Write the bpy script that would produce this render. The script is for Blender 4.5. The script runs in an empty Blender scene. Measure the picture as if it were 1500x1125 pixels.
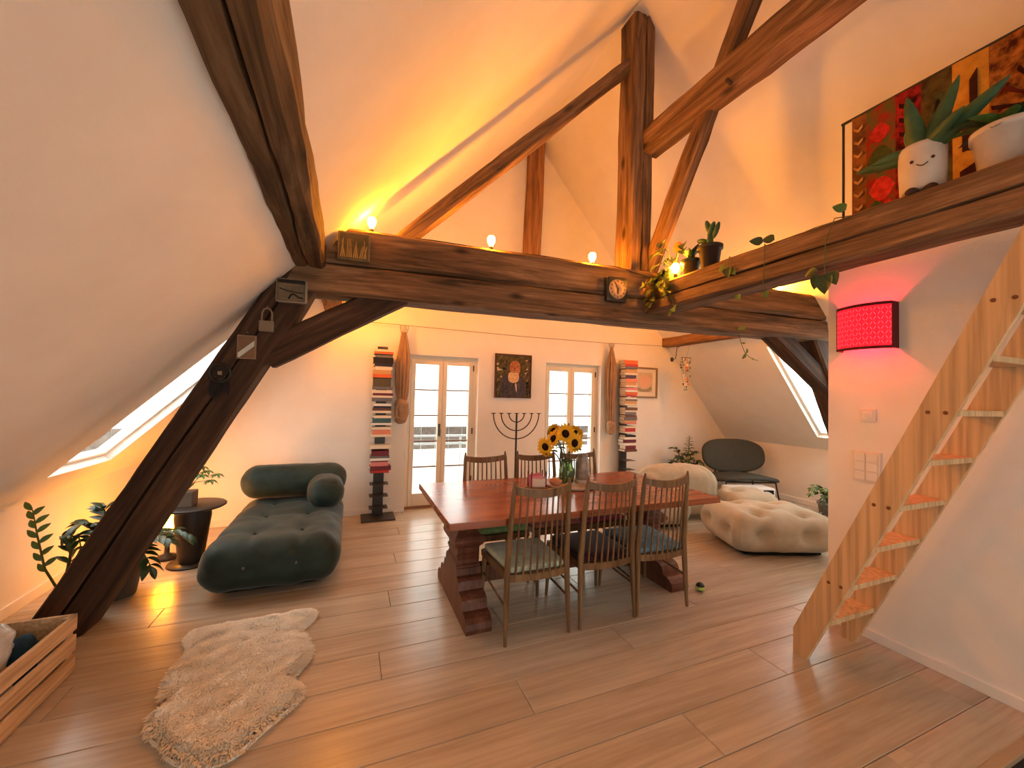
import bpy, bmesh, math, random
from mathutils import Vector, Matrix, Euler, noise
PI = math.pi
scene = bpy.context.scene
C = scene.collection

# ------------------------------------------------------------------ camera
F_PX = 580.0
cam_data = bpy.data.cameras.new('camera')
cam_data.sensor_fit = 'HORIZONTAL'; cam_data.sensor_width = 36.0
cam_data.lens = F_PX / 1500.0 * 36.0
cam_data.clip_start = 0.05; cam_data.clip_end = 200
cam = bpy.data.objects.new('camera', cam_data); C.objects.link(cam)
def cam_matrix(loc, yaw, pitch, roll):
    yaw, pitch, roll = map(math.radians, (yaw, pitch, roll))
    f = Vector((math.sin(yaw)*math.cos(pitch), math.cos(yaw)*math.cos(pitch), math.sin(pitch)))
    r = Vector((math.cos(yaw), -math.sin(yaw), 0)); u = r.cross(f)
    r2 = r*math.cos(roll) + u*math.sin(roll); u2 = -r*math.sin(roll) + u*math.cos(roll)
    m = Matrix(((r2.x, u2.x, -f.x, loc[0]), (r2.y, u2.y, -f.y, loc[1]), (r2.z, u2.z, -f.z, loc[2]), (0, 0, 0, 1)))
    return m
cam.matrix_world = cam_matrix((0, 0, 1.5), 22.08, 1.68, 1.45)
scene.camera = cam

# ------------------------------------------------------------------ world, exposure
SKY = 5.2          # overcast daylight
BULB = 740.0       # warm filament bulbs
world = bpy.data.worlds.new('overcast_sky'); scene.world = world; world.use_nodes = True
bg = world.node_tree.nodes['Background']
bg.inputs[0].default_value = (0.94, 1.0, 0.93, 1); bg.inputs[1].default_value = SKY
scene.view_settings.view_transform = 'Standard'; scene.view_settings.look = 'None'
scene.view_settings.exposure = 0.1; scene.view_settings.gamma = 1.0
scene.view_settings.use_curve_mapping = False

def portal(name, center, sx, sy, direction):
    l = bpy.data.lights.new(name, 'AREA'); l.shape = 'RECTANGLE'; l.size = sx; l.size_y = sy
    l.cycles.is_portal = True
    o = bpy.data.objects.new(name, l); C.objects.link(o)
    o.location = center; o.rotation_euler = Vector(direction).to_track_quat('-Z', 'Y').to_euler()
    return o

# ------------------------------------------------------------------ helpers
def lin(c):
    def g(v):
        v /= 255.0
        return v/12.92 if v <= 0.04045 else ((v+0.055)/1.055)**2.4
    return (g(c[0]), g(c[1]), g(c[2]), 1.0)
MATS = {}
def mat(name, col, rough=0.6, spec=0.4, metal=0.0, noise_amt=0.0, nscale=8.0, stretch=(1, 1, 1), bump=0.0, bscale=40.0,
        col2=None, sheen=0.0, coords='Object', trans=0.0, emit=None, emit_s=0.0, rnd=0.0, coat=0.0, detail=6.0):
    if name in MATS: return MATS[name]
    m = bpy.data.materials.new(name); m.use_nodes = True; nt = m.node_tree; N = nt.nodes; L = nt.links
    b = N['Principled BSDF']
    b.inputs['Base Color'].default_value = lin(col); b.inputs['Roughness'].default_value = rough
    b.inputs['Specular IOR Level'].default_value = spec; b.inputs['Metallic'].default_value = metal
    b.inputs['Sheen Weight'].default_value = sheen; b.inputs['Transmission Weight'].default_value = trans
    b.inputs['Coat Weight'].default_value = coat
    if sheen: b.inputs['Sheen Roughness'].default_value = 0.4
    if emit is not None:
        b.inputs['Emission Color'].default_value = lin(emit); b.inputs['Emission Strength'].default_value = emit_s
    tc = N.new('ShaderNodeTexCoord'); mp = N.new('ShaderNodeMapping'); mp.inputs['Scale'].default_value = stretch
    L.new(tc.outputs[coords], mp.inputs['Vector'])
    src = None
    if col2 is not None:
        nz = N.new('ShaderNodeTexNoise'); nz.inputs['Scale'].default_value = nscale; nz.inputs['Detail'].default_value = detail
        nz.inputs['Roughness'].default_value = 0.6
        L.new(mp.outputs[0], nz.inputs['Vector'])
        rp = N.new('ShaderNodeValToRGB'); rp.color_ramp.elements[0].position = 0.5-0.5*max(0.08, 1-noise_amt)
        rp.color_ramp.elements[0].position = 0.36; rp.color_ramp.elements[1].position = 0.66
        rp.color_ramp.elements[0].color = lin(col); rp.color_ramp.elements[1].color = lin(col2)
        L.new(nz.outputs['Fac'], rp.inputs[0]); src = rp.outputs[0]
    if rnd > 0:
        oi = N.new('ShaderNodeObjectInfo'); hs = N.new('ShaderNodeHueSaturation')
        mr = N.new('ShaderNodeMapRange'); mr.inputs[3].default_value = 1-rnd; mr.inputs[4].default_value = 1+rnd
        L.new(oi.outputs['Random'], mr.inputs[0]); L.new(mr.outputs[0], hs.inputs['Value'])
        if src: L.new(src, hs.inputs['Color'])
        else: hs.inputs['Color'].default_value = lin(col)
        src = hs.outputs[0]
    if src: L.new(src, b.inputs['Base Color'])
    if bump > 0:
        n2 = N.new('ShaderNodeTexNoise'); n2.inputs['Scale'].default_value = bscale; n2.inputs['Detail'].default_value = 4
        L.new(mp.outputs[0], n2.inputs['Vector'])
        bp = N.new('ShaderNodeBump'); bp.inputs['Strength'].default_value = bump; bp.inputs['Distance'].default_value = 0.01
        L.new(n2.outputs['Fac'], bp.inputs['Height']); L.new(bp.outputs[0], b.inputs['Normal'])
    MATS[name] = m; return m

def wood(name, dark, mid, light, rough=0.7, axis=0, scale=1.0, knots=True, bump=0.35, spec=0.3, rnd=0.0, coat=0.0, fib=0.55):
    """grain along the object's own axis, knots, fine fibres"""
    if name in MATS: return MATS[name]
    m = bpy.data.materials.new(name); m.use_nodes = True; nt = m.node_tree; N = nt.nodes; L = nt.links
    b = N['Principled BSDF']; b.inputs['Roughness'].default_value = rough; b.inputs['Specular IOR Level'].default_value = spec
    b.inputs['Coat Weight'].default_value = coat; b.inputs['Coat Roughness'].default_value = 0.25
    tc = N.new('ShaderNodeTexCoord'); mp = N.new('ShaderNodeMapping')
    st = [9.0*scale]*3; st[axis] = 0.8*scale; mp.inputs['Scale'].default_value = st
    oi = N.new('ShaderNodeObjectInfo'); ad = N.new('ShaderNodeVectorMath'); ad.operation = 'ADD'
    mu = N.new('ShaderNodeMath'); mu.operation = 'MULTIPLY'; mu.inputs[1].default_value = 37.0
    L.new(oi.outputs['Random'], mu.inputs[0]); L.new(tc.outputs['Object'], ad.inputs[0]); L.new(mu.outputs[0], ad.inputs[1])
    L.new(ad.outputs[0], mp.inputs['Vector'])
    nz = N.new('ShaderNodeTexNoise'); nz.inputs['Scale'].default_value = 1.3; nz.inputs['Detail'].default_value = 8
    nz.inputs['Roughness'].default_value = 0.65; nz.inputs['Distortion'].default_value = 0.6
    L.new(mp.outputs[0], nz.inputs['Vector'])
    rp = N.new('ShaderNodeValToRGB'); e = rp.color_ramp.elements
    e[0].position = 0.30; e[0].color = lin(dark); e[1].position = 0.72; e[1].color = lin(light)
    k = e.new(0.5); k.color = lin(mid)
    L.new(nz.outputs['Fac'], rp.inputs[0]); out = rp.outputs[0]
    # fibres
    mp2 = N.new('ShaderNodeMapping'); s2 = [70.0*scale]*3; s2[axis] = 2.5*scale; mp2.inputs['Scale'].default_value = s2
    L.new(ad.outputs[0], mp2.inputs['Vector'])
    n2 = N.new('ShaderNodeTexNoise'); n2.inputs['Scale'].default_value = 1.0; n2.inputs['Detail'].default_value = 3
    L.new(mp2.outputs[0], n2.inputs['Vector'])
    mx = N.new('ShaderNodeMix'); mx.data_type = 'RGBA'; mx.blend_type = 'MULTIPLY'; mx.inputs[0].default_value = fib
    r2 = N.new('ShaderNodeValToRGB'); r2.color_ramp.elements[0].position = 0.35; r2.color_ramp.elements[1].position = 0.6
    r2.color_ramp.elements[0].color = (0.45, 0.42, 0.4, 1); r2.color_ramp.elements[1].color = (1, 1, 1, 1)
    L.new(n2.outputs['Fac'], r2.inputs[0]); L.new(out, mx.inputs[6]); L.new(r2.outputs[0], mx.inputs[7]); out = mx.outputs[2]
    if knots:
        mp3 = N.new('ShaderNodeMapping'); s3 = [5.0*scale]*3; s3[axis] = 2.2*scale; mp3.inputs['Scale'].default_value = s3
        L.new(ad.outputs[0], mp3.inputs['Vector'])
        vo = N.new('ShaderNodeTexVoronoi'); vo.inputs['Scale'].default_value = 0.8
        L.new(mp3.outputs[0], vo.inputs['Vector'])
        r3 = N.new('ShaderNodeValToRGB'); r3.color_ramp.elements[0].position = 0.05; r3.color_ramp.elements[1].position = 0.16
        r3.color_ramp.elements[0].color = (0.22, 0.2, 0.2, 1); r3.color_ramp.elements[1].color = (1, 1, 1, 1)
        L.new(vo.outputs['Distance'], r3.inputs[0])
        m3 = N.new('ShaderNodeMix'); m3.data_type = 'RGBA'; m3.blend_type = 'MULTIPLY'; m3.inputs[0].default_value = 1.0
        L.new(out, m3.inputs[6]); L.new(r3.outputs[0], m3.inputs[7]); out = m3.outputs[2]
    if rnd > 0:
        hs = N.new('ShaderNodeHueSaturation'); mr = N.new('ShaderNodeMapRange'); mr.inputs[3].default_value = 1-rnd; mr.inputs[4].default_value = 1+rnd
        L.new(oi.outputs['Random'], mr.inputs[0]); L.new(mr.outputs[0], hs.inputs['Value']); L.new(out, hs.inputs['Color']); out = hs.outputs[0]
    L.new(out, b.inputs['Base Color'])
    if bump > 0:
        bp = N.new('ShaderNodeBump'); bp.inputs['Strength'].default_value = bump; bp.inputs['Distance'].default_value = 0.008
        L.new(n2.outputs['Fac'], bp.inputs['Height']); L.new(bp.outputs[0], b.inputs['Normal'])
    MATS[name] = m; return m

def glass_thin(name, tint=(1, 1, 1), refl=0.08):
    if name in MATS: return MATS[name]
    m = bpy.data.materials.new(name); m.use_nodes = True; nt = m.node_tree; N = nt.nodes; L = nt.links
    N.remove(N['Principled BSDF']); out = N['Material Output']
    t = N.new('ShaderNodeBsdfTransparent'); t.inputs[0].default_value = (*tint, 1)
    g = N.new('ShaderNodeBsdfGlossy'); g.inputs['Roughness'].default_value = 0.02
    fr = N.new('ShaderNodeFresnel'); fr.inputs[0].default_value = 1.45
    ge = N.new('ShaderNodeNewGeometry'); iv = N.new('ShaderNodeMath'); iv.operation = 'SUBTRACT'; iv.inputs[0].default_value = 1.0
    L.new(ge.outputs['Backfacing'], iv.inputs[1]); ml = N.new('ShaderNodeMath'); ml.operation = 'MULTIPLY'      # a thin pane reflects once, at its front face
    L.new(fr.outputs[0], ml.inputs[0]); L.new(iv.outputs[0], ml.inputs[1])
    mx = N.new('ShaderNodeMixShader'); L.new(ml.outputs[0], mx.inputs[0]); L.new(t.outputs[0], mx.inputs[1]); L.new(g.outputs[0], mx.inputs[2])
    L.new(mx.outputs[0], out.inputs[0]); MATS[name] = m; return m

class MB:
    """collects shapes, builds ONE mesh object"""
    def __init__(s): s.v = []; s.f = []; s.sm = []
    def add(s, vs, fs, smooth=False):
        o = len(s.v); s.v += [tuple(v) for v in vs]; s.f += [tuple(i+o for i in f) for f in fs]; s.sm += [smooth]*len(fs); return s
    def box(s, x0, x1, y0, y1, z0, z1, c=0.0):
        if c <= 0:
            return s.add([(x0,y0,z0),(x1,y0,z0),(x1,y1,z0),(x0,y1,z0),(x0,y0,z1),(x1,y0,z1),(x1,y1,z1),(x0,y1,z1)],
                         [(0,3,2,1),(4,5,6,7),(0,1,5,4),(1,2,6,5),(2,3,7,6),(3,0,4,7)])
        bm = bmesh.new(); bmesh.ops.create_cube(bm, size=1)
        for v in bm.verts: v.co = Vector(((x0+x1)/2+v.co.x*(x1-x0), (y0+y1)/2+v.co.y*(y1-y0), (z0+z1)/2+v.co.z*(z1-z0)))
        bmesh.ops.bevel(bm, geom=bm.edges[:], offset=c, segments=2, affect='EDGES', profile=0.6)
        return s.bm(bm)
    def bm(s, bm, smooth=False, M=None):
        bm.verts.index_update()
        s.add([(M @ v.co if M else v.co) for v in bm.verts], [[v.index for v in f.verts] for f in bm.faces], smooth); bm.free(); return s
    def obox(s, M, x0, x1, y0, y1, z0, z1, c=0.0):
        t = MB().box(x0, x1, y0, y1, z0, z1, c)
        return s.add([M @ Vector(v) for v in t.v], t.f)
    def prism(s, pts, axis, a0, a1):
        """extrude a polygon (2D pts) along axis 'x','y' or 'z'"""
        n = len(pts)
        def P(p, a):
            return {'x': (a, p[0], p[1]), 'y': (p[0], a, p[1]), 'z': (p[0], p[1], a)}[axis]
        vs = [P(p, a0) for p in pts]+[P(p, a1) for p in pts]
        fs = [tuple(range(n))[::-1], tuple(range(n, 2*n))]+[(i, (i+1) % n, n+(i+1) % n, n+i) for i in range(n)]
        return s.add(vs, fs)
    def tube(s, pts, r, n=8, cap=True, smooth=True):
        pts = [Vector(p) for p in pts]; rs = r if isinstance(r, (list, tuple)) else [r]*len(pts)
        rings = []; up = None
        for i, p in enumerate(pts):
            t = (pts[min(i+1, len(pts)-1)]-pts[max(i-1, 0)]).normalized()
            if up is None:
                up = Vector((0, 0, 1)) if abs(t.z) < 0.9 else Vector((1, 0, 0))
            a = t.cross(up)
            if a.length < 1e-5: a = t.cross(Vector((0, 1, 0.01)))
            a.normalize(); b = a.cross(t).normalized(); up = b
            rings.append([p+(a*math.cos(2*PI*k/n)+b*math.sin(2*PI*k/n))*rs[i] for k in range(n)])
        vs = [q for rg in rings for q in rg]; fs = []
        for i in range(len(pts)-1):
            for k in range(n):
                fs.append((i*n+k, i*n+(k+1) % n, (i+1)*n+(k+1) % n, (i+1)*n+k))
        s.add(vs, fs, smooth)
        if cap: s.add(rings[0], [tuple(range(n))]); s.add(rings[-1], [tuple(range(n))[::-1]])
        return s
    def lathe(s, prof, c=(0, 0, 0), n=24, smooth=True, fold=None, caps=True):
        """prof: list of (r,z)"""
        vs = []; fs = []
        for i, (r, z) in enumerate(prof):
            for k in range(n):
                a = 2*PI*k/n; rr = r*(fold(a, i/(len(prof)-1)) if fold else 1)
                vs.append((c[0]+rr*math.cos(a), c[1]+rr*math.sin(a), c[2]+z))
        for i in range(len(prof)-1):
            for k in range(n): fs.append((i*n+k, i*n+(k+1) % n, (i+1)*n+(k+1) % n, (i+1)*n+k))
        s.add(vs, fs, smooth)
        if caps:
            if prof[0][0] > 1e-4: s.add(vs[:n], [tuple(range(n))[::-1]])
            if prof[-1][0] > 1e-4: s.add(vs[-n:], [tuple(range(n))])
        return s
    def sphere(s, c, r, n=12, sc=(1, 1, 1)):
        prof = []
        for i in range(n//2+1):
            a = -PI/2+PI*i/(n//2); prof.append((max(1e-5, r*math.cos(a)), r*math.sin(a)*sc[2]))
        t = MB().lathe(prof, (0, 0, 0), n, True, None, False)
        return s.add([(c[0]+v[0]*sc[0], c[1]+v[1]*sc[1], c[2]+v[2]) for v in t.v], t.f, True)
    def soft(s, sx, sy, sz, r, c=(0, 0, 0), n=14, fn=None, M=None):
        """rounded soft block, centre c, optional displacement fn(p, normal) -> p"""
        bm = bmesh.new(); bmesh.ops.create_cube(bm, size=2)
        bmesh.ops.subdivide_edges(bm, edges=bm.edges[:], cuts=n-1, use_grid_fill=True)
        h = Vector((sx/2, sy/2, sz/2)); r = min(r, min(h)*0.999)
        for v in bm.verts:
            q = Vector(tuple(math.sin(t*PI/2)*0.25+0.75*t for t in v.co)); q = Vector((q.x*h.x, q.y*h.y, q.z*h.z))
            core = Vector(tuple(max(-(h[i]-r), min(h[i]-r, q[i])) for i in range(3)))
            d = q-core
            if d.length > 1e-7:
                # map the corner box onto a sphere corner
                m_ = max(abs(d.x), abs(d.y), abs(d.z)); d = d.normalized()*m_ if m_ > 0 else d
            v.co = core+d
        bm.normal_update()
        if fn:
            new = [fn(v.co.copy(), v.normal.copy()) for v in bm.verts]
            for v, q in zip(bm.verts, new): v.co = q
        for v in bm.verts:
            v.co = (M @ v.co if M else v.co)+Vector(c)
        return s.bm(bm, True)
    def build(s, name, m=None, parent=None, world=False, smooth=None):
        me = bpy.data.meshes.new(name); me.from_pydata(s.v, [], s.f)
        if smooth is None: me.polygons.foreach_set('use_smooth', s.sm)
        else: me.polygons.foreach_set('use_smooth', [smooth]*len(s.f))
        me.update()
        o = bpy.data.objects.new(name, me); C.objects.link(o)
        if m: me.materials.append(m)
        if parent:
            o.parent = parent
            if world: o.matrix_parent_inverse = wm(parent).inverted()
        return o
def wm(o):
    b = Matrix.LocRotScale(o.location, o.rotation_euler, o.scale)
    return (wm(o.parent) @ o.matrix_parent_inverse @ b) if o.parent else b
def tag(o, label=None, cat=None, group=None, kind=None):
    if label: o['label'] = label
    if cat: o['category'] = cat
    if group: o['group'] = group
    if kind: o['kind'] = kind
    return o
def thing(name, label, cat, loc=(0, 0, 0), rotz=0.0, group=None):
    o = bpy.data.objects.new(name, None); C.objects.link(o); o.empty_display_size = 0.1
    o.location = loc; o.rotation_euler = (0, 0, rotz); return tag(o, label, cat, group)
def dup(o, loc=None, rotz=None, label=None, mats=None, parent=None):
    c = o.copy(); C.objects.link(c); c.parent = parent
    if loc is not None: c.location = loc
    if rotz is not None: c.rotation_euler = (0, 0, rotz)
    if label: c['label'] = label
    for ch in list(o.children): dup(ch, parent=c)
    return c
def struct(name, mb, m, parent=None, label=None):
    o = mb.build(name, m, parent)
    if parent is None: o['kind'] = 'structure'
    if label: o['label'] = label
    return o

# ------------------------------------------------------------------ materials of the room
M_WALL = mat('wall_plaster', (238, 232, 224), 0.85, 0.2, col2=(243, 238, 231), nscale=3, bump=0.12, bscale=90)
M_CEIL = mat('slope_plaster', (236, 231, 224), 0.9, 0.15, col2=(241, 237, 231), nscale=3, bump=0.1, bscale=90)
M_TRIM = mat('white_trim', (240, 234, 226), 0.5, 0.4)
M_FRAME = mat('door_paint', (232, 220, 200), 0.45, 0.4)
M_FLOOR = wood('oak_plank', (172, 155, 136), (186, 170, 151), (200, 185, 166), rough=0.26, axis=0, scale=0.8, knots=False, bump=0.05, spec=0.45, rnd=0.06, fib=0.22)
M_BEAM = wood('old_timber', (52, 38, 26), (122, 92, 66), (172, 136, 102), rough=0.75, axis=0, scale=1.0)
M_BEAM_D = wood('dark_timber', (34, 22, 15), (74, 51, 36), (108, 79, 58), rough=0.75, axis=0, scale=1.0)
M_BEAM_G = wood('weathered_timber', (46, 35, 24), (104, 80, 56), (144, 116, 86), rough=0.8, axis=0, scale=1.0)
M_BEAM_L = wood('light_timber', (96, 64, 40), (158, 112, 72), (190, 144, 100), rough=0.75, axis=0, scale=1.0)
M_GLASS = glass_thin('pane_glass')
M_BLACK = mat('black_metal', (30, 27, 25), 0.45, 0.5)
M_DARKM = mat('dark_bronze_metal', (64, 54, 48), 0.4, 0.5, metal=0.3)

# ------------------------------------------------------------------ room shell
XL, XR, YB, YF = -2.0, 6.28, 5.19, -2.6
ZKL, ZKR = 0.70, 0.84
SL = 1.034; SR = 1.137
XRIDGE = (ZKR+6.28*SR - (ZKL+2.0*SL))/(SL+SR); ZRIDGE = ZKL+SL*(XRIDGE-XL)
def roofL(x): return ZKL+SL*(x-XL)
def roofR(x): return ZKR+SR*(XR-x)

# floor: base slab and oak planks, with the stair opening beside the right wall
ST = (2.30, 3.14, -0.4, 0.82)          # stairwell x0,x1,y0,y1
fl = MB().box(XL-0.1, ST[0], YF, YB+0.15, -0.25, -0.025).box(ST[0], XR+0.1, ST[3], YB+0.15, -0.25, -0.025).box(ST[1], XR+0.1, YF, ST[3], -0.25, -0.025)
fl.box(ST[0], ST[1], YF, ST[2], -0.25, -0.025)
floor = struct('floor', fl, mat('subfloor', (60, 44, 32), 0.9))
random.seed(4)
PW = 0.24; plank_cache = {}
def plank(x0, x1, y0, y1):
    key = (round(x1-x0, 3), round(y1-y0, 3))
    if key not in plank_cache:
        w, h = key; b = 0.003
        mb = MB().add([(0, 0, -.025), (w, 0, -.025), (w, h, -.025), (0, h, -.025), (0, 0, -b), (w, 0, -b), (w, h, -b), (0, h, -b),
                       (b, b, 0), (w-b, b, 0), (w-b, h-b, 0), (b, h-b, 0)],
                      [(0, 1, 5, 4), (1, 2, 6, 5), (2, 3, 7, 6), (3, 0, 4, 7), (4, 5, 9, 8), (5, 6, 10, 9), (6, 7, 11, 10), (7, 4, 8, 11), (8, 9, 10, 11)])
        o = mb.build('plank', M_FLOOR, floor); plank_cache[key] = o.data
    else:
        o = bpy.data.objects.new('plank', plank_cache[key]); C.objects.link(o); o.parent = floor
    o.location = (x0, y0, 0)
y = YF; row = 0
while y < YB+0.1:
    y1 = min(y+PW, YB+0.12); off = (row*0.77) % 2.2
    cuts = [XL]+[XL-2.2+off+2.2*i for i in range(6) if XL+0.15 < XL-2.2+off+2.2*i < XR-0.15]+[XR]
    if y1 > 1.76:
        spans = list(zip(cuts[:-1], cuts[1:]))
    else:                                   # in front of the box room the floor ends at its wall
        cuts = [c for c in cuts if c < 3.0]+[3.14]
        spans = list(zip(cuts[:-1], cuts[1:]))
    for a, b in spans:
        a_, b_ = a+0.001, b-0.001; ya, yb_ = y+0.001, y1-0.001
        if ya < ST[3] and yb_ > ST[2] and b_ > ST[0]:
            if yb_ > ST[3]: plank(max(a_, ST[0]), b_, ST[3], yb_) if b_ > ST[0] else None
            b_ = min(b_, ST[0])
        if b_-a_ > 0.05: plank(a_, b_, ya, yb_)
    y = y1; row += 1
    if y1 >= YB+0.12: break
# stairwell: nosing and the first steps going down
stw = thing('stairwell', 'dark brown stair steps leading down beside the white wall', 'stairs', (2.72, 0.2, -0.2))
M_STEP = wood('dark_step', (36, 22, 16), (62, 38, 28), (84, 54, 40), rough=0.5, axis=0, knots=False)
for i in range(4):
    MB().box(ST[0]+.005, ST[1]-.005, ST[2]+0.29*i+.02, ST[2]+0.29*(i+1)+.02, -0.98+0.2*i-0.04, -0.98+0.2*i, 0.004).build('tread', M_STEP, stw, True)
MB().box(ST[0]-.1, ST[1]+.1, ST[2]-.1, ST[3]+.1, -1.3, -1.2).build('landing', M_STEP, stw, True)
for q in ((ST[0]-.1, ST[0]-.02, ST[2]-.1, ST[3]+.1), (ST[1]+.02, ST[1]+.1, ST[2]-.1, ST[3]+.1), (ST[0]-.02, ST[1]+.02, ST[3]+.02, ST[3]+.1), (ST[0]-.02, ST[1]+.02, ST[2]-.1, ST[2]-.02)): MB().box(*q, -1.2, -.25).build('well_wall', M_STEP, stw, True)
trim1 = struct('trim_1', MB().box(ST[0]-0.01, ST[1], ST[3]-0.035, ST[3]+0.004, -0.02, 0.004, 0.003), mat('nosing', (176, 146, 116), 0.4))

# back gable wall with two french-door openings
D = [(0.67, 1.61), (2.64, 3.60)]; DZ = 2.0; WT = 0.34
def gable(mb, y0, y1, holes):
    """gable wall between y0 and y1; holes: list of (x0,x1,z0,z1)"""
    xs = sorted({XL-0.15, XR+0.15, XRIDGE} | {h[0] for h in holes} | {h[1] for h in holes})
    def top(x): return (roofL(x) if x < XRIDGE else roofR(x))+0.12
    for a, b in zip(xs[:-1], xs[1:]):
        hs = [h for h in holes if h[0] <= a+1e-6 and h[1] >= b-1e-6]
        z = -0.25 if y0 > 0 else -0.25; segs = []
        if hs:
            h = hs[0]
            if h[2] > 0.02: segs.append((z, z, h[2], h[2]))
            else: segs.append((z, z, -0.03, -0.03))
            segs.append((h[3], h[3], top(a), top(b)))
        else: segs.append((z, z, top(a), top(b)))
        for s0, s1, t0, t1 in segs:
            mb.add([(a, y0, s0), (b, y0, s1), (b, y1, s1), (a, y1, s0), (a, y0, t0), (b, y0, t1), (b, y1, t1), (a, y1, t0)],
                   [(0, 3, 2, 1), (4, 5, 6, 7), (0, 1, 5, 4), (1, 2, 6, 5), (2, 3, 7, 6), (3, 0, 4, 7)])
    return mb
struct('wall_back', gable(MB(), YB, YB+WT, [(d[0], d[1], 0, DZ) for d in D]), M_WALL)
# gable behind the camera, with its own windows
RW = [(0.0, 1.1, 0.2, 2.15), (1.4, 2.6, 0.2, 2.15)]
struct('wall_front', gable(MB(), YF-0.3, YF, RW), M_WALL)
struct('wall_left', MB().box(XL-0.15, XL, YF, YB, -0.05, ZKL+0.05), M_WALL)
struct('wall_right', MB().box(XR, XR+0.15, YF, YB, -0.05, ZKR+0.05), M_WALL)
def slope(name, side, hole):
    """roof slope slab, hole = (x0,x1,y0,y1) of the skylight"""
    fx = roofL if side < 0 else roofR
    xa, xb = (XL-0.15, XRIDGE) if side < 0 else (XR+0.15, XRIDGE)
    xs = sorted([xa, xb, hole[0], hole[1]]); ys = [YF-0.3, hole[2], hole[3], YB+WT]
    s = SL if side < 0 else SR; th = 0.13; n = Vector((-s, 0, 1)) if side < 0 else Vector((s, 0, 1)); n.normalize()
    mb = MB()
    for i in range(3):
        for j in range(3):
            if i == 1 and j == 1: continue
            p = [Vector((x, y_, fx(x))) for x, y_ in ((xs[i], ys[j]), (xs[i+1], ys[j]), (xs[i+1], ys[j+1]), (xs[i], ys[j+1]))]
            q = [v+n*th for v in p]
            mb.add(p+q, [(0, 1, 2, 3), (7, 6, 5, 4), (0, 4, 5, 1), (1, 5, 6, 2), (2, 6, 7, 3), (3, 7, 4, 0)])
    return struct(name, mb, M_CEIL), n, s
HL = (-1.82, -0.82, 3.55, 4.29); HR = (5.06, 6.12, 1.95, 3.57)  # right skylight carried on unseen behind the box room for more daylight
_, nL, _ = slope('ceiling_left', -1, HL)
_, nR, _ = slope('ceiling_right', 1, HR)
def skylight(name, hole, fx, n, label):
    """window sash standing at the outer side of the slab"""
    w = thing(name, label, 'skylight', ((hole[0]+hole[1])/2, (hole[2]+hole[3])/2, fx((hole[0]+hole[1])/2)))
    del w['category']; w['kind'] = 'structure'
    a = Vector((hole[0], hole[2], fx(hole[0])))+n*0.06; ux = Vector((hole[1], hole[2], fx(hole[1])))+n*0.06-a; uy = Vector((0, hole[3]-hole[2], 0))
    lx, ly = ux.length, uy.length; ux.normalize(); uy.normalize()
    M = Matrix.Translation(a) @ Matrix((ux, uy, n)).transposed().to_4x4()
    b = 0.035; fr = MB()
    for q in ((0, lx, 0, b), (0, lx, ly-b, ly), (0, b, b, ly-b), (lx-b, lx, b, ly-b)): fr.obox(M, q[0], q[1], q[2], q[3], 0, 0.045)
    fr.build('sash_frame', M_TRIM, w, True)
    MB().obox(M, b-.005, lx-b+.005, b-.005, ly-b+.005, 0.028, 0.034).build('pane', M_GLASS, w, True)
    c = a+ux*lx/2+uy*ly/2+n*0.1
    portal('skylight_portal', c, 1.3 if lx > 1.3 else lx, ly, -n)
    return w
skylight('window_1', HL, roofL, nL, 'skylight in the slope above the leaning timber post')
skylight('window_2', HR, roofR, nR, 'skylight in the slope above the beige sofa, extended unseen behind the box room')
# box room with the loft above it
BX, BY, LZ = 3.14, 1.76, 2.42
struct('wall_box', MB().box(BX, BX+0.12, YF, BY, -0.25, LZ).prism([(BX+.12, -.03), (XR, -.03), (XR, ZKR+.03), (XR-(LZ-ZKR)/SR+.02, LZ), (BX+.12, LZ)], 'y', BY-.12, BY), M_WALL)
struct('floor_loft', MB().box(BX, XR-(LZ+.16-ZKR)/SR+.03, YF, BY, LZ, LZ+0.16), M_WALL)
# skirting boards
BBH = 0.075
bb = MB().box(XL, D[0][0], YB-0.015, YB, 0, BBH, .003).box(D[0][1], D[1][0], YB-0.015, YB, 0, BBH, .003).box(D[1][1], XR, YB-0.015, YB, 0, BBH, .003)
struct('baseboard_back', bb, M_TRIM)
struct('baseboard_right', MB().box(XR-0.015, XR, BY, YB-.015, 0, BBH, .003), M_TRIM)
struct('baseboard_left', MB().box(XL, XL+0.015, YF, YB-.015, 0, BBH, .003), M_TRIM)
struct('baseboard_box', MB().box(BX-0.015, BX, ST[3]+.01, BY+.015, 0, 0.06, .003).box(BX-.015, XR-.015, BY, BY+.015, 0, .06, .003), M_TRIM)

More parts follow.
